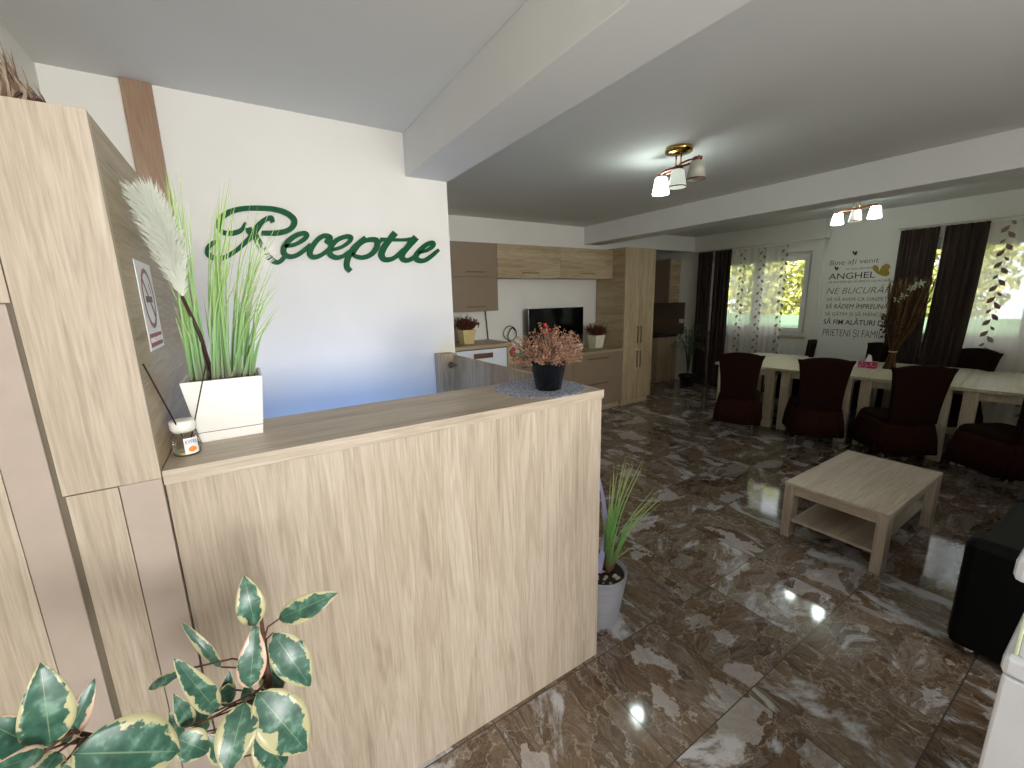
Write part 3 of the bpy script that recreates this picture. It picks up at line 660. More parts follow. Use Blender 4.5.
# ------------------------------------------------------------------ coffee table
t = thing('coffee_table', 'low square-edged oak coffee table with a lower shelf', 'coffee table', (3.46, 0.965, 0))
x0, x1, y0, y1, h = 2.955, 3.965, 0.69, 1.24, 0.393
MB().box(x0, x1, y0, y1, h-0.022, h).build('top', oakX, t, 0.002)
for (a, b) in ((x0, y0), (x0, y1-0.055), (x1-0.10, y0), (x1-0.10, y1-0.055)): MB().box(a+0.001, a+0.10, b+0.001, b+0.054, 0, h-0.0225).build('leg', oakZ, t, 0.002)
MB().box(x0+0.012, x0+0.03, y0+0.056, y1-0.056, h-0.08, h-0.0225).build('apron', oakY, t); MB().box(x1-0.03, x1-0.012, y0+0.056, y1-0.056, h-0.08, h-0.0225).build('apron', oakY, t)
MB().box(x0+0.102, x1-0.102, y0+0.015, y0+0.033, h-0.08, h-0.0225).build('apron', oakX, t); MB().box(x0+0.102, x1-0.102, y1-0.033, y1-0.015, h-0.08, h-0.0225).build('apron', oakX, t)
MB().box(x0+0.015, x1-0.015, y0+0.056, y1-0.056, 0.118, 0.136).build('shelf', oakX, t, 0.001)

# ------------------------------------------------------------------ dining tables
TROT = math.radians(6.0); uY = V((-math.sin(TROT), math.cos(TROT), 0)); uX = V((math.cos(TROT), math.sin(TROT), 0))
TL, TWD, TH = 1.36, 0.75, 0.755
corner = V((5.235, 3.2, 0))
TGOAK = ('#b9a98b', '#d2c6ab', '#e3dac4'); tabX = wood('table_oak_across', TGOAK, 'X', 0.35); tabZ = wood('table_oak_upright', TGOAK, 'Z', 0.4)
tl = ['pale oak dining table at the far left end of the row of four', 'pale oak dining table second from the far left end of the row', 'pale oak dining table under the dried wheat and lace runner', 'pale oak dining table at the near right end of the row']
first = None
for k in range(4):
    c = corner+uX*(TL/2)-uY*(TWD/2+TWD*k)
    if first is None:
        first = thing('dining_table', tl[0], 'table', c, TROT, 'dining tables set in a row')
        g = 0.0015
        MB().box(-TL/2, TL/2, -TWD/2+g, TWD/2-g, TH-0.032, TH).build('tabletop', tabX, first, 0.002, local=True)
        for sx in (-1, 1):
            for sy in (-1, 1):
                cx, cy = sx*(TL/2-0.085), sy*(TWD/2-0.085)
                MB().box(cx-0.045, cx+0.045, cy-0.05, cy+0.05, 0, TH-0.033).build('leg', tabZ, first, 0.003, local=True)
        for sy in (-1, 1): MB().box(-TL/2+0.132, TL/2-0.132, sy*(TWD/2-0.07)-0.009, sy*(TWD/2-0.07)+0.009, TH-0.11, TH-0.033).build('apron', tabX, first, local=True)
        for sx in (-1, 1): MB().box(sx*(TL/2-0.07)-0.009, sx*(TL/2-0.07)+0.009, -TWD/2+0.137, TWD/2-0.137, TH-0.11, TH-0.033).build('apron', tabZ, first, local=True)
    else:
        dup(first, c, TROT, tl[k])
# chairs
def make_chair(label, group):
    t = thing('dining_chair', label, 'chair', (0, 0, 0), 0, group)
    # backrest: arched top with flared ears, at local y = -0.2, leaning back
    N = 14; rows = []
    prof = [(0.43, 0.19), (0.55, 0.188), (0.68, 0.195), (0.80, 0.208), (0.90, 0.224), (0.945, 0.236)]
    fr, bk = [], []
    for z, hw in prof:
        fr.append((z, hw))
    mb = MB(); front = []; back = []
    for zi, (z, hw) in enumerate(prof):
        rf, rb = [], []
        for j in range(N+1):
            u = 2*j/N-1
            top = z+((0.038*(1-u*u)-0.0) if zi == len(prof)-1 else (0.012*(1-u*u) if zi == len(prof)-2 else 0))
            if zi == len(prof)-1 and abs(u) > 0.93: top += 0.012; hw = z and 0.246
            elif zi == len(prof)-1: hw = 0.236
            lean = -0.20-0.10*(z-0.43)
            bow = 0.02*(1-u*u)
            rf.append((u*hw, lean+0.03-bow, top)); rb.append((u*hw, lean-0.03-bow, top))
        front.append(rf); back.append(rb)
    loop = [f+b[::-1] for f, b in zip(front, back)]
    b0 = len(mb.v); mb.grid(loop, 0, True, True)
    n_ = 2*(N+1)
    for j in range(N):
        q = b0+(len(loop)-1)*n_; mb.face([q+j, q+j+1, q+n_-2-j, q+n_-1-j]); mb.face([b0+j+1, b0+j, b0+n_-1-j, b0+n_-2-j])
    mb.build('backrest', brown_cloth, t, 0.006, local=True)
    def outline(hw, y0, y1, z, ripple=0, n=60, r=0.04, ph=0):
        pts = []
        for k in range(n):
            a = 2*PI*k/n; ca, sa = math.cos(a), math.sin(a); e = 0.28
            x = hw*math.copysign(abs(ca)**e, ca); y = (y0+y1)/2+(y1-y0)/2*math.copysign(abs(sa)**e, sa)
            q = 1+ripple*math.sin(k*2*PI*15/n+ph)
            pts.append((x*q, (y0+y1)/2+(y-(y0+y1)/2)*q, z+ripple*0.1*math.cos(k*1.3)))
        return pts
    sb = MB(); sb.grid([outline(0.205, -0.2, 0.22, 0.40), outline(0.212, -0.205, 0.23, 0.415), outline(0.212, -0.205, 0.23, 0.45), outline(0.19, -0.185, 0.21, 0.475)], 0, True)
    n_ = 60; sb.face([q for q in range(n_)][::-1]); sb.face([3*n_+q for q in range(n_)])
    sb.build('seat', brown_cloth, t, local=True)
    sk = MB(); sk.grid([outline(0.213, -0.215, 0.232, 0.425), outline(0.218, -0.222, 0.24, 0.38, 0.02), outline(0.232, -0.236, 0.255, 0.27, 0.045, ph=0.4), outline(0.242, -0.243, 0.268, 0.135, 0.065, ph=0.7)], 0, True)
    s_ = sk.build('skirt', plain_skirt, t, local=True)
    m = s_.modifiers.new('solid', 'SOLIDIFY'); m.thickness = 0.004
    for sx in (-1, 1):
        for y in (-0.19, 0.19): MB().tube([(sx*0.175, y, 0.0), (sx*0.17, y, 0.41)], 0.011, 10).build('leg', steel, t, local=True)
    return t
plain_skirt = plain('brown_pleated_skirt', '#2f170f', 0.95, 0.14, 25, Specular_IOR_Level=0.1)
near = [  # rear edge centre x,y, facing angle
 (4.80, 2.62, 24, 'brown covered chair at the far left of the near side of the tables'),
 (5.02, 1.87, 33, 'brown covered chair on the near side, second from the far left'),
 (5.10, 1.16, 46, 'brown covered chair on the near side, in front of the dried wheat'),
 (5.16, 0.42, 58, 'brown covered chair on the near side, cut by the right edge of the photo')]
far = [(6.72, 2.74, 118, 'brown covered chair on the far side, turned edge-on by the wall pipes'),
       (6.84, 2.03, 128, 'brown covered chair on the far side, under the wall lettering'),
       (6.84, 1.14, 140, 'brown covered chair on the far side, under the right dark curtain')]
c0 = None
for (x, y, a, lab) in near+far:
    A = math.radians(a); cx, cy = x+0.2*math.cos(A), y+0.2*math.sin(A)
    if c0 is None:
        c0 = make_chair(lab, 'brown covered dining chairs'); c0.location = (cx, cy, 0); c0.rotation_euler = (0, 0, A-PI/2)
    else: dup(c0, (cx, cy, 0), A-PI/2, lab)

# things on the dining tables
bx, by = 6.2, 1.67
t = thing('wheat_bouquet', 'tied sheaf of dried wheat standing on the dining table', 'dried flowers', (bx, by, TH))
straw = [plain('wheat_straw', '#6b5030', 0.9, 0.2, 40), plain('wheat_brown', '#4a301e', 0.9, 0.25, 40), plain('wheat_gold', '#86693a', 0.9, 0.2, 40)]
mb = MB(); rr = random.Random(8)
for i in range(330):
    a = rr.uniform(0, 2*PI); q = math.sqrt(rr.random()); d_ = V((math.cos(a), math.sin(a), 0))
    zt_ = rr.uniform(0.52, 1.0); sp = 0.06+0.2*zt_*q
    p0 = V((bx, by, TH))+d_*0.065*q; p1 = V((bx, by-0.01, TH+0.2))+d_*0.03*q
    p2 = V((bx, by-0.05*zt_, TH+0.5))+d_*(0.03+0.10*q); p3 = V((bx-0.02, by-0.09*zt_, TH+zt_))+d_*sp*0.8
    pts = spline([p0, p1, p2, p3], 4); mi = rr.choice((0, 1, 1, 2)); mb.tube(pts, 0.0022, 4, mi, False)
    e = pts[-1]; dd = (pts[-1]-pts[-2]).normalized()
    for j in range(7):
        c = e-dd*0.014*j; o = V((rr.gauss(0, 1), rr.gauss(0, 1), rr.gauss(0, 1))).normalized()
        mb.poly([c, c+o*0.007+dd*0.01, c+dd*0.05+o*0.014, c-o.orthogonal()*0.004+dd*0.012], mi)
mb.build('wheat', straw, t)
mb = MB()
for i in range(150):
    a = rr.uniform(0, 2*PI); q = math.sqrt(rr.random()); c = V((bx+0.15*q*math.cos(a), by+0.13*q*math.sin(a), TH+rr.uniform(0.36, 0.62)))
    mb.ball(c, rr.uniform(.008, .017), 6)
mb.build('dried_heads', straw[1], t, kind='stuff')
MB().tube([(bx+0.034*math.cos(2*PI*k/20), by-0.01+0.034*math.sin(2*PI*k/20), TH+0.2) for k in range(21)], 0.008, 6).build('tie', plain('raffia_tie', '#cdbd98', 0.8), t)
mb = MB()
for k, (dy_, dz_) in enumerate(((-0.16, 0.93), (-0.12, 0.9), (-0.07, 0.83), (-0.02, 0.79), (-0.19, 0.95))):
    c = V((bx-0.16, by+dy_, TH+dz_))
    for j in range(5):
        d1 = V((0, math.cos(j*1.25+k), math.sin(j*1.25+k)))*0.045
        mb.blade([c, c+d1*0.5+V((-.012, 0, 0)), c+d1], 0.024)
mb.build('pale_bloom', plain('pale_green_bloom', '#b9c4a4', 0.8), t)
tx, ty = 6.12, 1.845
t = thing('tissue_box', 'pink tissue box on the dining table beside the wheat sheaf', 'tissue box', (tx, ty, TH), TROT)
pink = NT('pink_print'); _c = pink.n('ShaderNodeTexCoord').outputs['Object']
pink.set(Base_Color=pink.ramp(pink.n('ShaderNodeTexVoronoi', {'Vector': _c, 'Scale': 45}).outputs[0], [(0.2, '#d9a0b4'), (0.5, '#b0305e')]), Roughness=0.5)
MB().box(-0.055, 0.055, -0.08, 0.08, 0, 0.075).build('carton', pink.m, t, 0.003, local=True)
MB().grid([[(-0.02, -0.03, 0.074), (0.02, -0.03, 0.074), (0.02, 0.03, 0.074), (-0.02, 0.03, 0.074)], [(-0.012, -0.022, 0.1), (0.015, -0.03, 0.1), (0.012, 0.022, 0.1), (-0.015, 0.025, 0.1)], [(-0.004, -0.012, 0.15), (0.006, -0.02, 0.145), (0.004, 0.01, 0.16), (-0.006, 0.004, 0.155)]], 0, True).build('tissue', white_pl, t, local=True)
mb = rosette(6.02, 1.40, 0.16, TH, 0.003, 60, 0.06)
rr = random.Random(2)
rows = [[V((6.02+0.13*(i/6)*math.cos(2*PI*k/30), 1.40+0.16*(i/6)*math.sin(2*PI*k/30), TH+0.003+0.02*(1-i/6)*(0.6+0.4*math.sin(k*1.9+i)))) for k in range(30)] for i in range(7)]
mb.grid(rows, 0, True)
l2 = mb.build('lace_doily', plain('pale_lace', '#aaa294', 0.9, 0.25, 80)); tag(l2, 'crumpled pale lace doily on the dining table right of the wheat sheaf', 'doily')

# ------------------------------------------------------------------ wall lettering
dec = thing('wall_lettering', 'brown welcome lettering with butterflies on the white wall between the curtains', 'wall decal', (XR, 2.35, 1.55))
dk = plain('brown_decal', '#3d3327', 0.6); md = plain('grey_brown_decal', '#6b6457', 0.6); gold = plain('gold_decal', '#a98f2f', 0.4)
XD = XR-0.002
def Zt(p): return atX(815+p[0]/6.678, 235+p[1]/6.678, XD)
for (txt, l, r, hh, m, thin, sh) in (
  ('Bine ați venit', (98, 203), (425, 184), 34, md, -0.006, 0.1), ('în casa familiei', (205, 232), (388, 224), 13, md, -0.004, 0), ('ANGHEL', (90, 298), (400, 284), 40, dk, 0.0, 0),
  ('VĂ INVITĂM SĂ VĂ SIMȚIȚI CA ACASĂ', (85, 325), (500, 308), 14, md, 0, 0), ('NE BUCURĂM', (76, 393), (525, 388), 42, md, -0.012, 0.25), ('SĂ VĂ AVEM CA OASPEȚI', (78, 440), (490, 438), 22, md, -0.004, 0),
  ('SĂ RÂDEM ÎMPREUNĂ', (68, 492), (482, 492), 30, dk, 0.0, 0.15), ('SĂ GĂTIM ȘI SĂ MÂNCĂM', (65, 538), (480, 545), 24, md, -0.006, 0), ('SĂ FIM ALĂTURI DE', (55, 594), (480, 606), 32, dk, 0.011, 0),
  ('PRIETENI ȘI FAMILIE', (50, 672), (482, 692), 48, dk, -0.012, 0)):
    a, b = Zt(l), Zt(r); c = Zt(((l[0]+r[0])/2, (l[1]+r[1])/2)); zz = c.z
    top = Zt(((l[0]+r[0])/2, (l[1]+r[1])/2-hh))
    text_mesh(txt, 'text_line', m, (XD, a.y, zz), (0, -1, 0), (0, 0, 1), a.y-b.y, top.z-zz, -0.0015, dec, thin, sh)
def butterfly(p, s, m, tilt):
    c = Zt(p); mb = MB()
    def wing(a, ln, wd):
        pts = []
        for k in range(10):
            q = 2*PI*k/10; u = 0.5-0.5*math.cos(q); v = math.sin(q)*0.5
            x, y = u*ln, v*wd*(0.4+u); pts.append(V((XD-0.001, c.y-(x*math.cos(a)-y*math.sin(a)), c.z+x*math.sin(a)+y*math.cos(a))))
        mb.prism(pts, (-0.0012, 0, 0))
    wing(tilt+0.35, s, s*0.6); wing(tilt-0.45, s*0.75, s*0.5); wing(tilt+1.5, s*0.9, s*0.4)
    mb.build('butterfly', m, dec)
butterfly((258, 128), 0.05, dk, 0.3); butterfly((135, 228), 0.045, dk, 0.1); butterfly((425, 262), 0.15, gold, 0.55)

# ------------------------------------------------------------------ ceiling lamps
lit = glow('lit_shade', '#f0fff9', 26); dim = glow('half_lit_shade', '#e7efe2', 0.55); off = plain('unlit_glass_shade', '#b9b9a8', 0.4)
def ceiling_lamp(label, c, ang, mats, power):
    t = thing('ceiling_lamp', label, 'ceiling lamp', (c[0], c[1], ZC), 0, 'three-shade ceiling lamps')
    MB().lathe([(0.09, 0), (0.095, -0.012), (0.09, -0.03), (0.03, -0.034)], (c[0], c[1], ZC), 32).build('ceiling_plate', brass, t)
    u = V((math.cos(ang), math.sin(ang), 0)); w_ = V((-u.y, u.x, 0)); C0 = V((c[0], c[1], 0)); za = ZC-0.125
    for s in (-1, 1): MB().tube([C0+u*0.028*s+V((0, 0, ZC-0.03)), C0+u*0.028*s+V((0, 0, za))], 0.0055, 8).build('stem', brass, t)
    pts = [C0+u*x+w_*0.035*math.sin(x/0.21*PI)+V((0, 0, za)) for x in [(-0.235+0.047*k) for k in range(11)]]
    pts2 = [C0+u*x-w_*0.035*math.sin(x/0.21*PI)+V((0, 0, za)) for x in [(-0.235+0.047*k) for k in range(11)]]
    MB().tube(pts, 0.008, 8).tube(pts2, 0.006, 8).build('arm', copper, t)
    for k, m in zip((-1, 0, 1), mats):
        p = C0+u*0.2*k+V((0, 0, za))
        h_ = MB().lathe([(0.03, 0.004), (0.034, -0.008), (0.028, -0.022)], tuple(p), 20).build('lamp_holder', copper, t)
        sh = MB().lathe([(0.033, -0.018), (0.042, -0.022), (0.061, -0.135), (0.0575, -0.134), (0.04, -0.026)], tuple(p), 28, cap=False).build('lamp_shade', m, t)
        if m is off or m is dim: MB().lathe([(0.0615, -0.128), (0.0625, -0.131), (0.0615, -0.136)], tuple(p), 28, cap=False).build('rim', copper, sh)
        MB().ball(p+V((0, 0, -0.075)), 0.026, 14).build('bulb', lit if m is lit else white_pl, sh)
    return t
ceiling_lamp('brass ceiling lamp with three glass shades, the left one lit, in the middle bay', (2.734, 2.056), math.radians(72), (off, dim, lit), 5)
ceiling_lamp('ceiling lamp with three glass shades near the wall lettering, two outer ones lit', (5.86, 2.07), math.radians(72), (lit, dim, lit), 4)

# ------------------------------------------------------------------ curtains, rods, radiator, pipes
def curtain(name, label, y0, y1, z0, z1, x, amp, folds, m, cat, group, lean=0.0, leafs=(), leafsize=0.05):
    n = folds*8; rows = []; nz = 14
    F = lambda k, s: x+amp*math.sin(2*PI*folds*k+0.6*math.sin(9*k)+0.5*s)*(0.75+0.25*s)
    for i in range(nz+1):
        s = i/nz; z = z1+(z0-z1)*s
        rows.append([(F(j/n, s), y0+(y1-y0)*j/n+lean*s*s, z) for j in range(n+1)])
    mb = MB().grid(rows)
    hd = len(mb.v)
    rr = random.Random(5)
    for yc in leafs:
        k = 0; z = z1-0.03
        while z > z0+0.05:
            for s_ in (1,):
                sd = 1 if k % 2 else -1; s = (z-z1)/(z0-z1); kk = (yc-y0)/(y1-y0)
                big = leafsize*(1 if k % 3 else 0.64)
                cy_ = yc+sd*0.028; xx = F(min(max(kk, 0), 1), s)-amp*1.0-0.006
                a = 0.9 if sd > 0 else 2.2
                d1 = V((0, -math.cos(a), math.sin(a)))*big; d2 = V((0, math.sin(a), math.cos(a)))*big*0.5
                c = V((min(xx, x-amp-0.004), cy_+lean*s*s, z))
                mb.poly([c-d1*0.9, c-d1*0.3+d2*0.9, c+d1*0.3+d2*0.8, c+d1, c+d1*0.3-d2*0.8, c-d1*0.3-d2*0.9], 1)
            z -= 0.062; k += 1
    o = mb.build(name, [m, sheer_leaf]); tag(o, label, cat, group); return o
curtain('dark_curtain', 'dark brown curtain panel beside the palm, leftmost of the four', 4.71, 4.44, 0.02, 2.365, 6.965, 0.026, 4, curtain_m, 'curtain', 'dark brown curtains')
curtain('dark_curtain', 'dark brown curtain panel against the left voile', 4.40, 4.11, 0.02, 2.365, 6.965, 0.026, 4, curtain_m, 'curtain', 'dark brown curtains')
curtain('dark_curtain', 'dark brown curtain panel right of the wall lettering', 1.97, 1.62, 0.02, 2.355, 6.965, 0.026, 5, curtain_m, 'curtain', 'dark brown curtains')
curtain('dark_curtain', 'dark brown curtain panel against the right voile', 1.575, 1.225, 0.02, 2.355, 6.965, 0.026, 5, curtain_m, 'curtain', 'dark brown curtains', lean=0.10)
curtain('voile_curtain', 'white leaf-patterned voile curtain over the left window', 4.12, 3.27, 0.12, 2.35, 7.012, 0.010, 9, sheer_m, 'curtain', 'voile curtains', leafs=(3.93, 3.62, 3.29), leafsize=0.036)
curtain('voile_curtain', 'white leaf-patterned voile curtain over the right window', 1.60, -0.35, 0.12, 2.345, 7.012, 0.010, 16, sheer_m, 'curtain', 'voile curtains', leafs=(1.09, 0.72, 0.3, -0.1))
rod_m = plain('pale_rod', '#cfcabd', 0.4)
for lab, a, b in (('thin pale curtain rail over the left window', 4.8, 2.73), ('thin pale curtain rail over the right window', 2.0, -0.5)):
    t = thing('curtain_rail', lab, 'curtain rail', (7.0, (a+b)/2, 2.37), group='curtain rails')
    MB().tube([(6.975, a, 2.378), (6.975, b, 2.372)], 0.008, 8).build('rail', rod_m, t)
    for q in (a-0.06, b+0.06): MB().box(6.965, XR, q-0.008, q+0.008, 2.366, 2.384).build('bracket', rod_m, t)
t = thing('radiator', 'white ribbed radiator under the left window', 'radiator', (7.05, 3.55, 0.1))
mb = MB()
for k in range(20): y = 3.06+0.055*k; mb.box(7.035, 7.075, y, y+0.045, 0.22, 0.84)
mb.build('fins', frame_m, t, 0.006)
MB().tube([(7.055, 3.05, 0.80), (7.055, 4.16, 0.80)], 0.018, 8).tube([(7.055, 3.05, 0.26), (7.055, 4.16, 0.26)], 0.018, 8).build('header_pipes', frame_m, t)
for y in (3.2, 4.0): MB().box(7.075, XR-0.001, y, y+0.03, 0.7, 0.74).build('bracket', frame_m, t)
for y, lab in ((2.83, 'thin white heating pipe on the wall, left one of the pair'), (2.765, 'thin white heating pipe on the wall, right one of the pair')):
    o = MB().tube([(XR-0.014, y, 0), (XR-0.014, y, ZC)], 0.011, 8).build('heating_pipe', frame_m); tag(o, lab, 'pipe', 'heating pipes')

# ------------------------------------------------------------------ palm
qx, qy = 6.72, 4.62
t = thing('potted_palm', 'small green palm in a dark pot beside the dark curtain', 'potted plant', (qx, qy, 0))
MB().lathe([(0.11, 0), (0.115, 0.01), (0.14, 0.17), (0.155, 0.17), (0.155, 0.21), (0.14, 0.21), (0.135, 0.185)], (qx, qy, 0), 28).build('pot', plain('dark_brown_pot', '#2a1a15', 0.5), t)
MB().lathe([(0.1345, 0.175), (0.1345, 0.189)], (qx, qy, 0), 20).build('soil', soil, t)
mb = MB(); rr = random.Random(12); stm = MB()
for i in range(13):
    a = 2*PI*i/13+rr.uniform(-.2, .2); ln = rr.uniform(0.34, 0.52); h0 = rr.uniform(0.55, 0.95)
    ln *= 0.72 if math.cos(a) < 0.2 else 0.3
    if math.sin(a) > 0.5: ln *= 0.7
    d_ = V((math.cos(a), math.sin(a), 0)); side = V((-d_.y, d_.x, 0))
    pts = spline([V((qx, qy, 0.185)), V((qx, qy, 0.185+h0*0.55))+d_*0.04, V((qx, qy, 0.2+h0))+d_*ln*0.5, V((qx, qy, 0.2+h0*0.82))+d_*ln], 6)
    stm.tube(pts, [0.006*(1-0.7*k/len(pts)) for k in range(len(pts))], 5)
    for k in range(8, len(pts)):
        for s in (-1, 1):
            p = pts[k]; e = p+side*s*0.10+d_*0.07+V((0, 0, -0.035)); mb.blade([p, p.lerp(e, .5)+V((0, 0, .015)), e], 0.022, (e-p).cross(V((0, 0, 1))))
mb.build('fronds', foliage_m, t); stm.build('stems', foliage_m, t)

# ------------------------------------------------------------------ kitchen
def handle(x0, x1, y, z, parent): MB().box(x0, x1, y-0.022, y-0.014, z-0.006, z+0.006).box(x0+0.005, x0+0.013, y-0.014, y, z-0.005, z+0.005).box(x1-0.013, x1-0.005, y-0.014, y, z-0.005, z+0.005).build('handle', handle_m, parent)
def vhandle(x, y, z0, z1, parent): MB().box(x-0.006, x+0.006, y-0.024, y-0.016, z0, z1).box(x-0.005, x+0.005, y-0.016, y, z0+0.01, z0+0.018).box(x-0.005, x+0.005, y-0.016, y, z1-0.018, z1-0.01).build('handle', handle_m, parent)
KB = YK-0.022
YU = 4.55
t = thing('upper_cabinet', 'mocha wall cabinet with two stacked doors beside the reception wall', 'cabinet', (2.35, 4.72, 1.5), group='kitchen wall cabinets')
MB().box(2.0, 2.698, YU+0.02, KB, 1.505, 2.31).build('body', mocha, t)
for z0, z1 in ((1.507, 1.91), (1.914, 2.308)):
    d_ = MB().box(2.0, 2.697, YU, YU+0.019, z0, z1).build('door', mocha, t, 0.002); handle(2.27, 2.52, YU, z0+0.055, d_)
for a, b, lab in ((2.70, 3.69, 'oak lift-up wall cabinet next to the mocha cabinet'), (3.69, 4.668, 'oak lift-up wall cabinet next to the tall oak cupboard')):
    t = thing('upper_cabinet', lab, 'cabinet', ((a+b)/2, 4.72, 1.9), group='kitchen wall cabinets')
    MB().box(a+0.001, b-0.001, YU+0.02, KB, 1.905, 2.31).build('body', koakX, t)
    d_ = MB().box(a+0.002, b-0.002, YU, YU+0.019, 1.905, 2.308).build('door', koakX, t, 0.002); handle(a+0.36, a+0.62, YU, 1.965, d_)
YF = 4.296
t = thing('tall_cupboard', 'tall oak kitchen cupboard with two pairs of doors beside the opening', 'cabinet', (4.99, 4.6, 0))
MB().box(4.669, 5.309, YF+0.02, KB, 0.09, 2.325).build('body', koakY, t)
MB().box(4.69, 5.29, YF+0.05, KB, 0, 0.09).build('plinth', koakX, t)
for a, b in ((4.67, 4.988), (4.991, 5.308)):
    hx = 4.955 if a < 4.9 else 5.025
    d_ = MB().box(a, b, YF, YF+0.019, 0.902, 2.324).build('door', koakZ, t, 0.002); vhandle(hx, YF, 0.95, 1.2, d_)
    d_ = MB().box(a, b, YF, YF+0.019, 0.092, 0.898).build('door', koakZ, t, 0.002); vhandle(hx, YF, 0.58, 0.83, d_)
t = thing('drawer_unit', 'mocha base unit with drawers between the television and the tall cupboard', 'cabinet', (4.2, 4.6, 0))
MB().box(3.70, 4.667, YF+0.02, KB, 0.09, 0.862).build('body', mocha, t)
MB().box(3.70, 4.667, YF+0.06, KB, 0, 0.09).build('plinth', koakX, t)
for z0, z1 in ((0.50, 0.86), (0.092, 0.497)):
    d_ = MB().box(3.702, 4.665, YF, YF+0.019, z0, z1).build('drawer', mocha, t, 0.002); handle(3.98, 4.36, YF, z1-0.07, d_)
t = thing('base_unit', 'oak base unit under the television behind the dried heather', 'cabinet', (3.2, 4.6, 0))
MB().box(2.735, 3.698, YF+0.02, KB, 0.09, 0.862).build('body', koakX, t)
MB().box(2.735, 3.698, YF+0.06, KB, 0, 0.09).build('plinth', koakX, t)
for a, b in ((2.737, 3.214), (3.218, 3.696)):
    d_ = MB().box(a, b, YF, YF+0.019, 0.092, 0.86).build('door', mocha, t, 0.002); handle(a+0.12, b-0.12, YF, 0.80, d_)
o = MB().box(2.735, 4.667, YF-0.015, KB, 0.863, 0.895).build('worktop', koakX, None, 0.003); tag(o, 'long oak worktop carrying the television', 'worktop')
# raised unit with built-in white appliance
t = thing('raised_unit', 'raised oak base unit holding a white appliance near the reception wall', 'cabinet', (2.2, 4.6, 0))
MB().box(1.5, 1.52, YF+0.01, KB, 0, 1.085).box(2.66, 2.728, YF-0.0, KB, 0, 1.085).box(1.52, 2.66, KB-0.02, KB, 0, 1.085).build('side_panels', koakX, t, 0.002)
MB().box(1.5, 2.73, YF-0.015, KB, 1.085, 1.125).build('top', koakX, t, 0.003)
t = thing('built_in_appliance', 'white built-in appliance with a recessed grip under the raised top', 'appliance', (2.1, 4.6, 0))
MB().box(1.525, 2.655, YF+0.012, KB-0.03, 0, 1.07).build('body', white_en, t, 0.004)
MB().box(2.20, 2.46, YF+0.006, YF+0.0125, 0.965, 1.025).build('grip', plain('brown_grip', '#6a4a38', 0.4), t, 0.003)
# splash wall items
t = thing('television', 'black flat television standing on the worktop', 'television', (3.75, 4.7, 0.895))
MB().box(3.255, 4.245, 4.70, 4.735, 0.965, 1.505).build('cabinet', black_pl, t, 0.006)
MB().box(3.27, 4.23, 4.698, 4.7005, 0.985, 1.492).build('screen', screen_m, t)
for x in (3.5, 4.0): MB().prism([(x-0.012, 4.62, 0.895), (x-0.012, 4.80, 0.895), (x-0.012, 4.80, 0.905), (x-0.012, 4.722, 0.97), (x-0.012, 4.708, 0.97), (x-0.012, 4.62, 0.905)], (0.024, 0, 0)).build('foot', black_pl, t)
def small_pot(label, c, z, col, mats, w, seeds):
    t = thing('heather_pot', label, 'potted plant', (c[0], c[1], z))
    h = w*0.95; a = w*0.36; b = w*0.48
    mb = MB().grid([ring(c[0]-a, c[0]+a, c[1]-a, c[1]+a, z), ring(c[0]-b, c[0]+b, c[1]-b, c[1]+b, z+h), ring(c[0]-b*.9, c[0]+b*.9, c[1]-b*.9, c[1]+b*.9, z+h), ring(c[0]-b*.85, c[0]+b*.85, c[1]-b*.85, c[1]+b*.85, z+h*.85)], 0, True, False)
    mb.face([3, 2, 1, 0]); mb.face([12, 13, 14, 15]); mb.build('pot', plain('small_pot_glaze', col, 0.4), t, 0.004)
    heather(t, c, z+h*.85, 70, w*0.95, w*0.5, w*1.25, mats, 2.4, seeds=seeds)
hred = [plain('red_heather', '#6a2622', 0.9, 0.3, 50), plain('green_heather', '#5b5a2c', 0.9, 0.3, 50)]
small_pot('cream pot of red heather on the raised oak unit', (2.24, 4.55), 1.125, '#d6c188', hred, 0.18, 21)
small_pot('white pot of dark red heather beside the television', (4.43, 4.62), 0.895, '#e2ddc4', hred, 0.20, 22)
t = thing('cable_loop', 'black looped cable hanging left of the television', 'cable', (2.95, 4.85, 0.895))
L_ = [atY(*p, 4.86) for p in ((519, 344), (511, 342), (504, 336), (505, 329), (510, 326), (515, 329), (516.5, 336), (511, 341), (508, 336), (512, 328), (516, 331))]
MB().tube(spline(L_, 5), 0.006, 6).build('loop', black_pl, t)
MB().tube(spline([L_[0], L_[0]+V((0.02, -0.02, -0.1)), V((L_[0].x+0.1, 4.86, 0.902)), V((L_[0].x+0.5, 4.86, 0.902))], 5), 0.006, 6).build('lead', black_pl, t)
o = MB().tube([(2.72, 4.88, 1.125), (2.69, 4.88, 1.51)], 0.009, 8).build('conduit', handle_m); tag(o, 'thin dark upright conduit on the wall under the mocha cabinet', 'conduit')

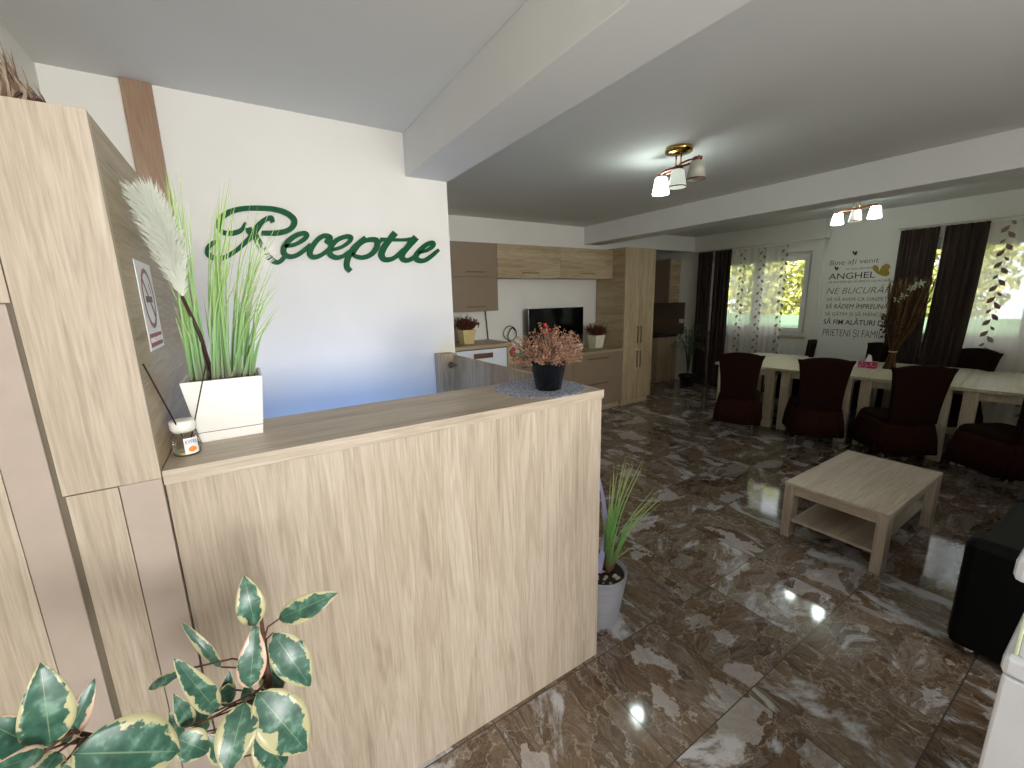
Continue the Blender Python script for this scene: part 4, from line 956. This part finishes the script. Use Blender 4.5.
# alcove kitchen
t = thing('upper_cabinet', 'oak wall cabinet in the dark alcove beyond the opening', 'cabinet', (6.93, 6.0, 1.5), group='kitchen wall cabinets')
MB().box(6.79, XR-0.022, 5.15, 6.8, 1.5, 2.30).build('body', koakX, t)
for z0, z1 in ((1.502, 1.89), (1.894, 2.298)): MB().box(6.77, 6.789, 5.152, 6.0, z0, z1).build('door', mocha, t, 0.002); MB().box(6.77, 6.789, 6.003, 6.8, z0, z1).build('door', mocha, t, 0.002)
t = thing('base_unit', 'oak base unit with dark worktop in the alcove beyond the opening', 'cabinet', (6.8, 6, 0))
MB().box(6.54, XR-0.013, 5.15, 7.6, 0.0, 0.86).build('body', koakZ, t)
MB().box(6.50, XR-0.013, 5.13, 7.6, 0.86, 0.90).build('worktop', plain('dark_worktop', '#2c241e', 0.3), t, 0.003)
for k in range(3): MB().box(6.52, 6.539, 5.152+0.8*k, 5.95+0.8*k-0.002, 0.09, 0.858).build('door', koakZ, t, 0.002)
t = thing('wall_socket', 'white wall socket on the brown alcove tiles', 'socket', (XR-0.012, 5.06, 1.15))
MB().box(XR-0.024, XR-0.012, 4.99+0.04, 5.12, 1.11, 1.19).build('plate', white_pl, t, 0.003)
MB().box(XR-0.026, XR-0.024, 5.05, 5.10, 1.13, 1.17).build('insert', frame_m, t, 0.002)

# ------------------------------------------------------------------ sofa and freezer at the right edge
t = thing('leather_sofa', 'black leather sofa cut by the right edge of the photo', 'sofa', (3.5, -0.1, 0))
def cushion(x0, x1, y0, y1, z0, z1, bv): return MB().box(x0, x1, y0, y1, z0, z1)
cushion(2.56, 2.74, -0.62, 0.34, 0.04, 0.575, 0.04).build('armrest', leather, t, 0.035)
cushion(4.36, 4.54, -0.62, 0.34, 0.04, 0.575, 0.04).build('armrest', leather, t, 0.035)
cushion(2.742, 4.358, -0.60, 0.30, 0.05, 0.30, 0.02).build('base', leather, t, 0.02)
for a, b in ((2.745, 3.548), (3.552, 4.355)): cushion(a, b, -0.36, 0.325, 0.302, 0.475, 0.03).build('seat_cushion', leather, t, 0.035)
for a, b in ((2.745, 3.548), (3.552, 4.355)): cushion(a, b, -0.60, -0.365, 0.302, 0.80, 0.03).build('back_cushion', leather, t, 0.045)
for x in (2.62, 4.48):
    for y in (-0.55, 0.27): MB().lathe([(0.022, 0), (0.026, 0.045)], (x, y, 0), 12).build('foot', steel, t)
t = thing('white_appliance', 'white enamelled appliance with a raised lid at the lower right corner', 'appliance', (1.6, -0.45, 0))
fx0, fx1, fy0, fy1 = 1.232, 1.9, -1.05, 0.08
MB().box(fx0+0.004, fx1, fy0, fy1-0.004, 0.03, 0.86).build('body', white_en, t, 0.006)
MB().box(fx0, fx1+0.004, fy0-0.004, fy1, 0.864, 0.91).build('rim', white_en, t, 0.01)
MB().box(fx0+0.014, fx1-0.02, fy0+0.02, fy1-0.018, 0.91, 1.075).build('upper_body', white_en, t, 0.004)
MB().box(fx0+0.012, fx0+0.020, fy1-0.018, fy1-0.012, 0.91, 1.075).build('edge_trim', plain('lime_edge_trim', '#e0e8c8', 0.15), t, 0.002)
MB().box(fx0+0.002, fx0+0.0138, fy1-0.07, fy1-0.03, 1.04, 1.072).build('corner_block', plain('beige_plastic', '#cfc3ac', 0.5), t, 0.003)
MB().box(fx0-0.01, fx1+0.01, fy0-0.01, fy1+0.012, 1.076, 1.13).build('lid', white_en, t, 0.012)
for x in (fx0+0.08, fx1-0.08):
    for y in (fy0+0.08, fy1-0.08): MB().lathe([(0.025, 0), (0.025, 0.03)], (x, y, 0), 12).build('foot', black_pl, t)
